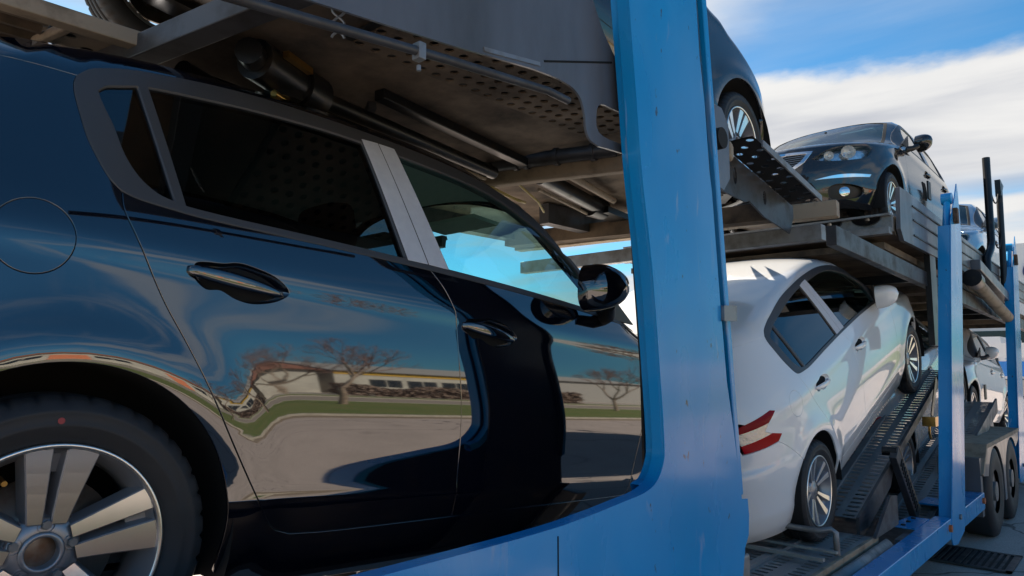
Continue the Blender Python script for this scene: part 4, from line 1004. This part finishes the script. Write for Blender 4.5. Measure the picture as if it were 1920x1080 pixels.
# ---- wide thin posts further along
def post(y0,lean,first):
    q=lambda y,z:(y0+y+lean*(z-.5),z)
    side=[q(-.06,.50),q(.0,.44),q(.16,.42),q(.40,.47),q(.44,.55),q(.445,1.3),q(.45,2.2),q(.455,2.8),q(.40,3.02),q(.32,3.24),q(.27,3.32),q(.235,3.26),q(.10,3.05),q(.02,2.93),q(0.0,2.0),q(-.01,1.0)]
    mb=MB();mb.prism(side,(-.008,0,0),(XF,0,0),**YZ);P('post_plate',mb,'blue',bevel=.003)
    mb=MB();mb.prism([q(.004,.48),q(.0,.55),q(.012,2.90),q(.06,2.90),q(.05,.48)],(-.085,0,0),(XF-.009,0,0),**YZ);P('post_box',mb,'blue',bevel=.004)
    mb=MB();a=q(.10,2.92);b=q(.16,3.16)
    mb.tube([(XF-.05,a[0],a[1]-.3),(XF-.05,a[0]+.0,a[1]),(XF-.05,b[0]-.02,b[1])],.028,14);mb.tube([(XF-.09,b[0]-.02,b[1]),(XF-.012,b[0]-.02,b[1])],.05,18);P('lift_pulley',mb,'blue')
    mb=MB();c=q(.12,3.0);mb.box((XF+.0,c[0]-.03,c[1]-.07),(XF+.035,c[0]+.04,c[1]+.06));P('marker_bracket',mb,'rust',bevel=.004)
    mb=MB();c=q(.22,.60);mb.tube([(XF-.002,c[0],c[1]),(XF+.014,c[0],c[1])],.02,14);P('bolt',mb,'galv')
    mb=MB();c=q(.08,.5)
    for zz in (.58,.66): mb.tube([(XF-.002,c[0]+.08,zz),(XF+.008,c[0]+.08,zz)],.012,10)
post(6.02,.26,True);post(9.55,.26,False)
# ---- bottom side rails with amber markers
for (a,b) in ((2.6,6.02),(6.46,7.36),(9.90,13.0)):
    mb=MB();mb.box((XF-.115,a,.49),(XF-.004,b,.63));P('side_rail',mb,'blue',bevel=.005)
    mb=MB();mb.tube([(XF-.004,b-.10,.575),(XF+.015,b-.10,.575)],.026,16);P('marker_light',mb,'amber')
mb=MB();mb.prism([(XF-.30,0),(XF-.115,0),(XF-.115,.42),(XF-.24,.42)],(0,0,-.006),(0,5.45,.632));
P('gusset_plate',mb,'blue');mb=MB();mb.box((XF-.33,6.5,.615),(XF-.115,8.9,.628));P('gusset_plate',mb,'blue')
for (gx,gy) in ((-1.36,5.52),(-1.36,5.66),(-1.36,5.80),(-1.38,6.9),(-1.38,7.4)):
    mb=MB();mb.tube([(gx,gy,.625),(gx,gy,.640)],.016,10);P('bolt',mb,'black')
# ---- slotted running tracks
def slotted(name,p0,p1,xa,xb,cols,pitch,m='track',th=.006,slot=(.078,.026),lip=.05,par=None,flat=True):
    """plate between Y/Z points p0,p1 spanning x from xa to xb; real slots cut in it"""
    p0=np.array(p0,float);p1=np.array(p1,float);d=p1-p0;Ln=np.hypot(*d);d/=Ln;nn=np.array([-d[1],d[0]])
    rows=max(1,int(Ln/pitch));pt=Ln/rows
    V=[];F=[];w_=xb-xa;cw=w_/len(cols) if isinstance(cols,(list,tuple)) else w_/cols;nc=len(cols) if isinstance(cols,(list,tuple)) else cols
    hx,hy=slot[0]/2,slot[1]/2
    ring=[(-hx,-hy*.35),(-hx*.82,-hy),(0,-hy),(hx*.82,-hy),(hx,-hy*.35),(hx,hy*.35),(hx*.82,hy),(0,hy),(-hx*.82,hy),(-hx,hy*.35)]
    for c in range(nc):
        dz=0
        for r in range(rows):
            cx=xa+cw*(c+.5);cs=(r+.5)*pt;k=len(V)
            ox,oy=cw/2,pt/2
            out_=[(-ox,-oy*.35),(-ox,-oy),(0,-oy),(ox,-oy),(ox,-oy*.35),(ox,oy*.35),(ox,oy),(0,oy),(-ox,oy),(-ox,oy*.35)]
            for dep in (0,-th):
                for (a,b) in out_+ring:
                    q=p0+d*(cs+b)+nn*(dep+dz);V.append((cx+a,q[0],q[1]))
            for i in range(10):
                j=(i+1)%10
                F.append((k+i,k+j,k+10+j,k+10+i));F.append((k+20+i,k+30+i,k+30+j,k+20+j));F.append((k+10+i,k+10+j,k+30+j,k+30+i))
    mb=MB();mb.add(V,F)
    for s in np.linspace(xa,xb,nc//2+1 if nc>2 else 2):   # stiffening lips under and beside the plate
        a=p0-nn*lip/2;b=p1-nn*lip/2
        mb.bar((s,a[0],a[1]),(s,b[0],b[1]),.008,lip)
        if nc>2 and xa<s<xb:
            a=p0+nn*.010;b=p1+nn*.010;mb.bar((s,a[0],a[1]),(s,b[0],b[1]),.045,.018)
    return P(name,mb,m,par)
sl=math.tan(R(18.4))
zr=lambda y:.666+(y-4.683)*sl-.004
for xc in (-1.71,-3.26):
    slotted('deck_track',(2.3,.640),(4.90,.640+.02),xc-.30,xc+.32,4,.058)
    slotted('ramp_track',(4.95,zr(4.95)),(7.75,zr(7.75)),xc-.26,xc+.22,4,.058)
    for xx in (xc-.28,xc+.24):
        mb=MB();mb.prism([(4.9,zr(4.9)-.12),(5.65,zr(5.65)-.12),(5.78,zr(5.78)-.03),(7.8,zr(7.8)-.03),(7.8,zr(7.8)+.035),(4.9,zr(4.9)+.035)],(-.02,0,0),(xx+.01,0,0),**YZ);P('ramp_beam',mb,'steel',bevel=.003)
        xx=xx+(.10 if xx>xc else 0);mb=MB();mb.box((xx-.012,2.3,.50),(xx+.012,4.92,.672));P('deck_beam',mb,'dirtyl' if xx>-1.5 else 'steel',bevel=.003)
mb=MB();mb.box((-3.6,2.4,.44),(-1.3,12,.50));P('chassis_floor',mb,'steel')
for xx in (-2.0,-2.9):
    mb=MB();mb.box((xx-.06,2.3,.30),(xx+.06,12.5,.45));P('chassis_beam',mb,'hyd')
mb=MB()
mb.prism([(4.82,.67),(5.35,.67),(5.35,.86),(5.2,.88)],(-.02,0,0),(-1.345,0,0),**YZ);P('ramp_hinge_plate',mb,'steel',bevel=.003)
# wheel chock hoop behind the white car's rear wheel
mb=MB();mb.tube([(-1.98,4.27,.67),(-1.98,4.25,.77),(-1.95,4.235,.80),(-1.48,4.235,.80),(-1.42,4.25,.815),(-1.40,4.26,.80),(-1.40,4.27,.67)],.017,12);P('wheel_stop',mb,'galv')
mb=MB();mb.bar((-2.0,4.21,.70),(-1.38,4.21,.70),.03,.012);mb.bar((-1.98,4.05,.69),(-1.40,4.05,.69),.03,.02);mb.tube([(-1.9,4.23,.79),(-1.85,4.08,.68)],.004,6);P('stop_base',mb,'track')
mb=MB();mb.prism([(0,0),(.30,0),(.34,.05),(.34,.0),(.30,-.02),(0,-.02)],(0,.9,0),(-1.62,7.0,.75))
# guard plate and step between track and rail
mb=MB();mb.box((-1.335,3.6,.515),(-1.275,5.35,.53));mb.box((-1.34,5.2,.50),(-1.28,5.45,.60));P('step_plate',mb,'galv',bevel=.004)
mb=MB();pts=[(3.85+.0*k,0) for k in range(1)]
V=[];F=[]
for i,tt in enumerate(np.linspace(0,1,9)):
    a=R(8+62*tt);yy=4.15;V+=[(-1.27-.10*(1-math.cos(a)),3.9,.53+.12*math.sin(a)),(-1.27-.10*(1-math.cos(a)),5.0,.53+.12*math.sin(a))]
for i in range(8):F.append((2*i,2*i+1,2*i+3,2*i+2))
mb.add(V,F,True);o=P('cable_guard',mb,'galv')
sm=o.modifiers.new('solid','SOLIDIFY');sm.thickness=.006
# slotted diagonal prop
def prop(x,a,b,w_=.11):
    a=Vector((x,*a));b=Vector((x,*b));mb=MB();mb.bar(a,b,.05,w_,(0,0,1));P('ramp_prop',mb,'steel',bevel=.006)
    mb=MB();d=(b-a).normalized();up=Vector((1,0,0)).cross(d)
    for k in range(13):
        c=a+(b-a)*(.16+.72*k/12);mb.bar(c+up*-.030+Vector((.027,0,0)),c+up*.030+Vector((.027,0,0)),.012,.012,(0,1,0))
    P('prop_slots',mb,'black')
    mb=MB();mb.bar(a+up*(w_/2+.004),b+up*(w_/2+.004),.056,.010,up);P('prop_flange',mb,'dirtyl')
prop(-1.42,(5.62,1.12),(6.12,.60))
mb=MB();mb.tube([(-1.50,5.65,1.12),(-1.40,5.65,1.12)],.035,14);P('prop_pin',mb,'hyd')
# strap at the white front wheel
mb=MB();mb.bar((-1.42,7.1,1.62),(-1.42,6.85,1.30),.008,.06,(0,1,0));P('wheel_strap',mb,'hyd')
mb=MB();mb.box((-1.48,6.78,1.22),(-1.38,6.90,1.30));mb.tube([(-1.43,6.8,1.24),(-1.43,6.78,1.16),(-1.43,6.82,1.12)],.010,8);P('strap_ratchet',mb,'brass')
# second ramp under the silver car
zr2=lambda y:.585+(y-6.60)*math.tan(R(13))-.004
for xc in (-1.66,-3.2):
    slotted('ramp_track',(5.9,zr2(5.9)),(9.7,zr2(9.7)),xc-.28,xc+.28,4,.058)
    for xx in (xc-.30,xc+.30):
        mb=MB();mb.prism([(5.9,zr2(5.9)-.12),(9.75,zr2(9.75)-.12),(9.75,zr2(9.75)+.03),(5.9,zr2(5.9)+.03)],(-.02,0,0),(xx+.01,0,0),**YZ);P('ramp_beam',mb,'galv',bevel=.003)
# third deck piece under the last lower car
for xc in (-1.84,-3.4):
    slotted('deck_track',(9.9,.86),(14.6,.50),xc-.28,xc+.28,4,.07)
mb=MB();mb.prism([(11.2,.86),(11.5,.82),(11.3,1.08)],(.34,0,0),(-1.98,0,0),**YZ);P('wheel_wedge',mb,'galv')
# ---- axles and mudguards
def axle(y):
    W=bpy.data.objects.new('trailer_wheel',None);link(W,T);W.location=(-1.30,y,.545)
    mb=MB()
    prof=[(-.13,.20),(-.14,.27),(-.142,.34),(-.125,.40),(-.10,.415),(.10,.415),(.125,.40),(.14,.30),(.13,.20)];n=48
    V=[];F=[]
    for s in (1,):
        for i in range(n):
            for x,r in prof: V.append((-x,r*math.sin(2*PI*i/n),r*math.cos(2*PI*i/n)))
        m=len(prof);F=[(i*m+k,((i+1)%n)*m+k,((i+1)%n)*m+k+1,i*m+k+1) for i in range(n) for k in range(m-1)]
    mb.add(V,F,True);mobj('tyre',mb.mesh('trailer_tyre'),'rubber',W)
    mb=MB();mb.tube([(.02,0,0),(.10,0,0)],.20,28);mb.tube([(.10,0,0),(.135,0,0)],.09,20);mobj('rim',mb.mesh('trailer_rim'),'galv',W)
for y in (8.05,9.05): axle(y)
mb=MB();mb.prism([(7.35,.78),(7.62,1.02),(9.72,1.02),(9.85,.80),(9.80,.78),(9.69,.985),(7.64,.985),(7.40,.76)],(-.34,0,0),(XF-.002,0,0),**YZ);P('mudguard',mb,'dirtyl',bevel=.004)
mb=MB()
mb.prism(path([(7.42,.76),(7.63,.98),(9.70,.98),(9.70,.93)],[(9.05+.47*math.cos(a),.52+.45*math.sin(a)) for a in np.linspace(.8,PI-.35,14)],[(8.62,.40),(8.50,.40)],[(8.05+.47*math.cos(a),.52+.45*math.sin(a)) for a in np.linspace(.35,PI-.5,14)]),(-.012,0,0),(XF-.006,0,0),**YZ);P('mudguard_skirt',mb,'steelp',bevel=.003)
mb=MB();mb.box((-1.50,7.33,.42),(XF-.02,7.42,.92));mb.box((-1.50,7.42,.60),(-1.46,9.8,.98));P('axle_housing',mb,'steelp')
mb=MB();mb.box((-2.6,8.0,.48),(-1.2,8.1,.58));mb.box((-2.6,9.0,.48),(-1.2,9.1,.58));P('axle_beam',mb,'hyd')
# ---- upper deck above the nearest car
UX=-1.25
val=[(.66,2.497),(.69,2.50),(1.08,2.54),(1.39,2.578)]+cr([(1.50,2.585),(1.57,2.578),(1.61,2.555),(1.63,2.51),(1.635,2.47),(1.655,2.44),(1.70,2.43)],4)+[(2.05,2.45),(2.05,2.60),(1.95,2.60),(1.90,2.65),(1.80,2.74),(1.73,2.81),(1.68,2.89),(1.60,3.03),(1.52,3.12),(.70,3.12),(.66,2.95)]
val=[(y*1.0417,1.78+(z-1.78)*1.0417) for y,z in val]
notch=cr([(y*1.0417,1.78+(z-1.78)*1.0417) for y,z in [(1.70,2.475),(1.69,2.53),(1.71,2.565),(1.78,2.57),(2.02,2.56),(2.03,2.48),(1.80,2.465)]],3,True)
mb=MB();mb.prism(val,(-.008,0,0),(UX,0,0),holes=[notch],**YZ);P('deck_side_panel',mb,'steelp',bevel=.003)
mb=MB();mb.bar((UX+.001,1.25,2.601),(UX+.001,1.48,2.634),.004,.012,(0,0,1));P('panel_patch',mb,'galv')
mb=MB();mb.bar((UX+.0005,1.50,2.65),(UX+.0005,1.85,2.76),.003,.006,(0,0,1));P('panel_weld',mb,'gap')
mb=MB();mb.tube([(-1.235,.50,2.458),(-1.235,.55,2.462),(-1.235,1.1,2.520),(-1.235,1.50,2.556),(-1.24,1.60,2.556)],.0115,10);P('conduit_pipe',mb,'steel')
mb=MB();mb.box((-1.250,1.008,2.490),(-1.222,1.030,2.532));mb.tube([(-1.238,1.02,2.478),(-1.238,1.02,2.465)],.006,8);P('pipe_clip',mb,'galv',bevel=.003)
pl=[(-1.215,1.62),(-1.215,-.9),(-1.9,-.9),(-1.9,.60),(-2.18,.66),(-2.5,.70),(-3.75,.80),(-3.75,2.42),(-1.215,2.42)]
pl=[(-1.265,.93),(-1.60,.86),(-1.73,.84),(-2.4,.69),(-3.75,.60),(-3.75,2.42),(-1.265,2.42)]
mb=MB();mb.prism(pl,(0,0,.01),(0,0,2.75));P('deck_plate',mb,'dirty')
mb=MB()
for y in (1.28,1.75,2.2): mb.bar((-3.7,y,2.775),(-1.27,y,2.775),.05,.04)
mb.prism([(-1.265,.70),(-1.265,.92),(-1.70,.83),(-1.70,.66)],(0,0,.008),(0,0,2.757));P('deck_plate',mb,'dirty')
for k in range(9):
    x=-2.215-.075*k
    mb=MB();mb.prism([(x,2.757),(x-.030,2.757),(x-.045,2.735),(x-.060,2.735),(x-.075,2.757),(x-.075,2.762),(x,2.762)],(0,.37,0),(0,.13,0),(1,0,0),(0,0,1));P('ribbed_plank',mb,'dirty')
mb=MB();mb.box((-2.195,.10,2.705),(-2.145,.80,2.752));P('deck_beam',mb,'dirtyl',bevel=.004)
mb=MB();mb.bar((-2.50,.485,2.735),(-2.17,.555,2.735),.028,.028);P('cross_tube',mb,'dirtyl',bevel=.008)
mb=MB();mb.bar((-3.7,.44,2.71),(-1.275,.90,2.71),.075,.07);P('cross_beam',mb,'steel',bevel=.005)
mb=MB();mb.box((-3.7,.02,2.93),(-2.75,.72,2.95));P('sky_gap_filler',mb,'dirty')  # added plate, blocks the bright sky gap seen through the deck opening
# perforated corner plate
def holed(name,x0,x1,y0,y1,z,r,nx,ny,m,stag=True,slope=0.,par=None,th=.006,skip=None):
    V=[];F=[];dx=(x1-x0)/nx;dy=(y1-y0)/ny;n=12
    for i in range(nx):
        for j in range(ny):
            cx=x0+dx*(i+.5);cy=y0+dy*(j+.5);k=len(V)
            hole=not(stag and (i+j)%2)
            if not hole:
                for dz in (0,th): V+=[(cx+a*dx/2,cy+b*dy/2,z+slope*(cy+b*dy/2-y0)+dz) for a,b in ((-1,-1),(1,-1),(1,1),(-1,1))]
                F+=[(k,k+3,k+2,k+1),(k+4,k+5,k+6,k+7)];continue
            sq=[(-1,-1),(-.33,-1),(.33,-1),(1,-1),(1,-.33),(1,.33),(1,1),(.33,1),(-.33,1),(-1,1),(-1,.33),(-1,-.33)]
            for dz in (0,th):
                V+=[(cx+a*dx/2,cy+b*dy/2,z+slope*(cy+b*dy/2-y0)+dz) for a,b in sq]
                for a,b in sq:
                    l=math.hypot(a,b);yy=cy+b/l*r;V.append((cx+a/l*r,yy,z+slope*(yy-y0)+dz))
            for a in range(12):
                b=(a+1)%12;F+=[(k+a,k+12+a,k+12+b,k+b),(k+24+a,k+24+b,k+36+b,k+36+a),(k+12+a,k+36+a,k+36+b,k+12+b)]
    mb=MB();mb.add(V,F);return P(name,mb,m,par)
holed('perforated_plate',-2.62,-2.21,.53,.80,2.742,.020,6,4,'dirtyl')
mb=MB();mb.box((-2.63,.52,2.76),(-2.2,.82,2.765));P('strip_backing',mb,'black')
holed('perforated_strip',-1.71,-1.27,1.14,2.36,2.722,.0155,8,40,'dirty',stag=True)
mb=MB();mb.box((-1.71,1.12,2.735),(-1.268,2.37,2.742));P('strip_backing',mb,'black')
# hydraulic motor and cylinders
mb=MB();mb.tube([(-1.90,.94,2.67),(-2.0,1.13,2.67)],.062,22);mb.tube([(-2.0,1.13,2.67),(-2.045,1.23,2.67)],.075,22);mb.tube([(-1.86,.90,2.67),(-1.90,.94,2.67)],.04,16)
mb.box((-1.99,1.02,2.60),(-1.93,1.12,2.63));P('hydraulic_motor',mb,'hyd')
mb=MB();mb.tube([(-2.04,1.22,2.675),(-2.27,2.34,2.675)],.030,16);P('hydraulic_cylinder',mb,'hyd')
mb=MB();mb.tube([(-2.075,1.26,2.640),(-2.285,2.30,2.640)],.008,8);P('hydraulic_pipe',mb,'dirtyl')
mb=MB();P('motor_fitting',MB().tube([(-1.93,1.02,2.595),(-1.96,1.08,2.593)],.012,10),'brass');P('motor_fitting',MB().tube([(-1.955,1.10,2.585),(-1.965,1.13,2.585)],.009,10),'brass');mb.bar((-1.865,1.02,2.70),(-1.925,1.14,2.70),.02,.02);P('motor_fitting',mb,'brass')
mb=MB();mb.bar((-2.31,.90,2.70),(-2.56,2.48,2.70),.085,.08);mb.bar((-1.98,1.45,2.73),(-2.17,2.45,2.73),.05,.04);P('deck_beam',mb,'hyd',bevel=.005)
mb=MB();mb.tube([(-2.22,.86,2.70),(-2.34,1.08,2.70)],.035,14);P('beam_pivot',mb,'hyd')
mb=MB();mb.bar((-2.06,1.48,2.72),(-2.12,1.50,2.70),.03,.03);mb.tube([(-2.30,2.30,2.66),(-2.35,2.40,2.74)],.02,10);P('pin_bracket',mb,'steel')
mb=MB();mb.bar((-2.62,2.42,2.70),(-1.30,2.86,2.70),.085,.085);P('cross_beam',mb,'dirtyl',bevel=.02)
mb=MB();mb.tube([(-2.50,2.37,2.745),(-1.75,2.61,2.745)],.035,16)
for a in (.35,.42,.62,.85): mb.tube([(-2.5+.75*a,2.37+.24*a,2.745),(-2.5+.75*a+.02,2.37+.24*a+.006,2.745)],.043,16)
P('cross_cylinder',mb,'steel')
mb=MB();mb.tube([(-2.56,2.36,2.69),(-2.50,2.36,2.69)],.045,14);mb.tube([(-2.46,2.33,2.76),(-2.44,2.33,2.66)],.02,10);P('pivot_pin',mb,'dirtyl')
mb=MB();mb.prism([(-1.55,2.45),(-3.7,2.45),(-3.7,4.02),(-1.9,4.02),(-1.9,3.2),(-1.55,3.0)],(0,0,.01),(0,0,2.80));P('deck_plate',mb,'dirty')
mb=MB();mb.tube([(-2.30,2.72,2.74),(-2.50,3.50,2.74)],.045,18);P('hydraulic_cylinder',mb,'hyd')
mb=MB();mb.tube([(-2.36,2.78,2.69),(-2.55,3.50,2.69)],.009,8);mb.tube([(-2.15,2.70,2.74),(-2.38,3.52,2.76)],.020,10);P('hydraulic_pipe',mb,'dirtyl')
mb=MB();mb.tube([(-2.52,3.46,2.74),(-2.54,3.62,2.74)],.065,18);mb.prism([(-2.62,3.55),(-2.44,3.55),(-2.50,3.95),(-2.60,3.95)],(0,0,.04),(0,0,2.70));P('cylinder_mount',mb,'hyd')
mb=MB();mb.bar((-3.7,4.10,2.70),(-1.35,4.42,2.70),.10,.10);P('cross_beam',mb,'dirtyl',bevel=.004)
mb=MB();mb.box((-3.6,2.44,2.69),(-3.5,4.1,2.80));mb.box((-2.88,3.4,2.66),(-2.80,4.1,2.79));P('deck_beam',mb,'steel')
mb=MB();mb.box((-2.62,4.5,2.42),(-2.34,4.75,2.66));mb.box((-2.36,4.46,2.40),(-2.33,4.76,2.60));P('hanging_bracket',mb,'dirtyl')
mb=MB();mb.tube([(-2.42,2.46,2.66),(-2.36,2.62,2.60),(-2.42,2.74,2.62),(-2.55,2.72,2.68)],.007,8);mb.tube([(-2.30,2.52,2.68),(-2.36,2.78,2.62),(-2.44,2.92,2.60)],.006,8);P('hose',mb,'yellowt')
mb=MB()
for s in (0,1):
    mb.tube([(-1.43+.010*math.sin(q*2.6+s*PI),.92+.012*math.sin(q*2.6+s*PI),2.70-.030*q) for q in np.linspace(0,4.2,22)],.0035,6)
P('twisted_wire',mb,'galv')
# ---- front wheel platform of the dark upper car
A0=np.array([3.10,2.823]);A1=np.array([3.98,2.675])
dsl=(A1-A0)[1]/(A1-A0)[0]
holed('platform_plate',-1.47,-1.31,3.10,3.95,2.823,.020,3,14,'black',stag=True,slope=dsl)
mb=MB();mb.bar((-1.302,3.19,2.812),(-1.302,3.98,2.680),.010,.035,(0,0,1));P('platform_lip',mb,'galv',bevel=.002)
web=[(2.75,2.70),(2.75,2.86),(3.10,2.823),(4.02,2.668),(4.02,2.60),(3.96,2.50),(3.60,2.545),(3.42,2.60),(3.38,2.585),(3.0,2.60)]
hl1=[(3.26+.022*math.cos(a),2.70+.045*math.sin(a)) for a in np.linspace(0,2*PI,14,endpoint=False)];hl2=[(3.62+.022*math.cos(a),2.65+.040*math.sin(a)) for a in np.linspace(0,2*PI,14,endpoint=False)]
mb=MB();mb.prism(web,(-.010,0,0),(-1.475,0,0),holes=[hl1,hl2],**YZ);P('platform_web',mb,'steel',bevel=.002)
mb=MB();mb.bar((-3.6,3.9,2.70),(-1.49,3.9,2.62),.12,.10);P('platform_floor',mb,'dirty')
mb=MB();mb.prism([(2.56,2.52),(2.74,2.50),(2.80,2.56),(2.80,2.80),(2.74,2.86),(2.56,2.86)],(-.012,0,0),(-1.29,0,0),**YZ);P('hinge_plate',mb,'steelp',bevel=.003)
mb=MB();mb.tube([(-1.288,2.66,2.70),(-1.25,2.66,2.70)],.045,16);P('hinge_pin',mb,'black')
# ---- upper deck under the facing dark car
zt=lambda y:2.86-.012*(y-5.6)
mb=MB();V=[(5.62,2.74),(5.70,2.66),(5.95,2.66),(13.5,2.58),(13.5,2.86),(9.4,2.93),(5.92,3.06),(5.66,3.06)]
mb.prism(V,(-.03,0,0),(-1.29,0,0),**YZ);P('deck_side_panel',mb,'steelp',bevel=.005)
for zz,(a,b) in ((2.97,(6.0,13.4)),(2.86,(6.0,13.4)),(2.74,(6.0,13.4))):
    mb=MB();mb.bar((-1.287,a,zz),(-1.287,b,zz-.018*(b-a)),.010,.012);P('panel_rib',mb,'steel')
mb=MB();mb.box((-3.62,5.62,2.70),(-1.33,13.4,2.84));
P('deck_floor',mb,'dirty')
mb=MB();mb.box((-3.62,5.50,2.83),(-1.33,5.62,2.845));mb.box((-3.62,5.55,2.72),(-1.33,5.60,2.83));mb.box((-3.62,5.46,2.69),(-1.33,5.55,2.74));P('deck_edge',mb,'galv')  # lowest bar added to straighten the toothed sun shadow below
mb=MB()
for k in range(8):
    V=[(-1.50-.27*k+.10*math.cos(a),5.53,2.83+.055*math.sin(a)) for a in np.linspace(PI,2*PI,9)]
    mb.add(V+[(v[0],v[1]+.3,v[2]-.03) for v in V],[(i,i+1,10+i,9+i) for i in range(8)]+[tuple(range(9))],True)
o=P('edge_scallops',mb,'hyd')
mb=MB();mb.prism([(5.6,2.60),(13.5,2.40),(13.5,2.45),(5.6,2.65)],(-2.2,0,0),(-1.40,0,0),**YZ);P('lower_floor',mb,'dirty')
mb=MB();mb.bar((-1.36,4.3,2.52),(-1.36,7.5,2.42),.06,.12);mb.bar((-1.36,7.5,2.42),(-1.36,13.4,2.26),.06,.14);P('deck_beam',mb,'steel',bevel=.004)
for y in np.arange(6.6,13.2,.85):
    mb=MB();mb.bar((-3.5,y,2.52-.03*(y-5)),(-1.40,y,2.52-.03*(y-5)),.07,.07);P('cross_beam',mb,'dirty' if int(y*10)%3 else 'hyd')
mb=MB();mb.box((-1.345,6.55,1.9),(-1.30,6.75,2.75));P('deck_hanger',mb,'hyd')
mb=MB();mb.bar((-3.6,4.05,2.50),(-1.32,4.05,2.50),.07,.09);P('cross_beam',mb,'galv',bevel=.004)
mb=MB();mb.tube([(-1.235,8.05,2.56),(-1.225,10.2,2.26)],.062,20);P('hydraulic_cylinder',mb,'dirtyl')
mb=MB();mb.tube([(-1.235,7.95,2.575),(-1.235,8.12,2.55)],.085,20);P('cylinder_mount',mb,'hyd')
mb=MB();mb.bar((-1.25,8.3,2.74),(-1.25,10.2,2.52),.09,.11);P('support_arm',mb,'steelp',bevel=.01)
mb=MB();mb.tube([(-1.25,9.0,2.70),(-1.25,9.02,2.88),(-1.25,9.32,3.02),(-1.25,9.40,3.12),(-1.25,9.45,4.10)],.040,14);P('upright_pole',mb,'hyd')
mb=MB();mb.tube([(-1.25,10.15,2.55),(-1.25,10.3,3.95)],.035,14);mb.prism([(10.2,3.78),(10.45,3.95),(10.2,3.99)],(-.06,0,0),(-1.22,0,0),**YZ);P('upright_pole',mb,'hyd')
mb=MB();cab=[(-1.25,9.46+.75*q,3.92-.45*4*q*(1-q)*.5-.10*q) for q in np.linspace(0,1,9)];mb.tube(cab,.008,6);cab=[(-1.25,9.42+.8*q,3.4-.5*4*q*(1-q)*.5-.10*q) for q in np.linspace(0,1,9)];mb.tube(cab,.008,6);P('slack_cable',mb,'black')
# ------------------------------------------------------------- the other cars
g='hatchbacks carried on the transporter'
make_car('hatchback_car','white hatchback tilted nose up on the lower ramp, red tail light showing','car','white',(-2.465,4.683,.666),18.4,1,'B',group=g)
make_car('hatchback_car','dark grey hatchback on the upper deck, cut by the picture top above the guide rod','car','graphite',(-2.68,1.16,3.25),-8,1,'A',group=g,stretch=1.12)
make_car('hatchback_car','dark grey hatchback on the upper deck facing the camera with bright grille','car','graphite',(-2.587,9.854,2.90),.9,-1,'B',group=g)
make_car('hatchback_car','silver hatchback on the second lower ramp half hidden behind the white one','car','silver',(-2.55,7.09,.54),12,1,'B',group=g)
make_car('hatchback_car','pale blue car at the far end of the upper deck beside dark poles','car','paleblue',(-2.52,14.0,2.66),0,-1,'B',group=g)
c6=make_car('hatchback_car','white tall car facing the camera on the lower deck beyond the second blue post','car','white',(-2.62,13.35,.60),5.0,-1,'B',group=g,film=False)
mb=MB();mb.box((-.0,-.003,-.09),(.006,.003,.09))
# paper on the dark facing car's dashboard is flat, at its real place
p=MB();p.prism([(0,0),(.30,0),(.30,.20),(0,.20)],(0,0,.002));o=p.obj('paper_sheet','paper',None,loc=(-2.2,7.62,4.00),rot=(R(10),0,0));tagt(o,'white paper sheet lying behind the windscreen of the facing dark car','paper')
# roller blinds and a mirror reflection helper are not needed; small door edge guards
for loc,lab in (((-1.665,8.55,3.62),'dark foam pad on the door edge of the facing dark upper car'),((-1.70,12.6,3.45),'dark foam pad on the pale blue far car'),((-1.69,11.3,1.35),'dark foam pad on the door of the tall white car')):
    mb=MB();mb.box((-.008,-.06,-.10),(.008,.06,.10));o=mb.obj('door_pad','plastic',None,loc=loc);o['label']=lab;o['category']='door pad'
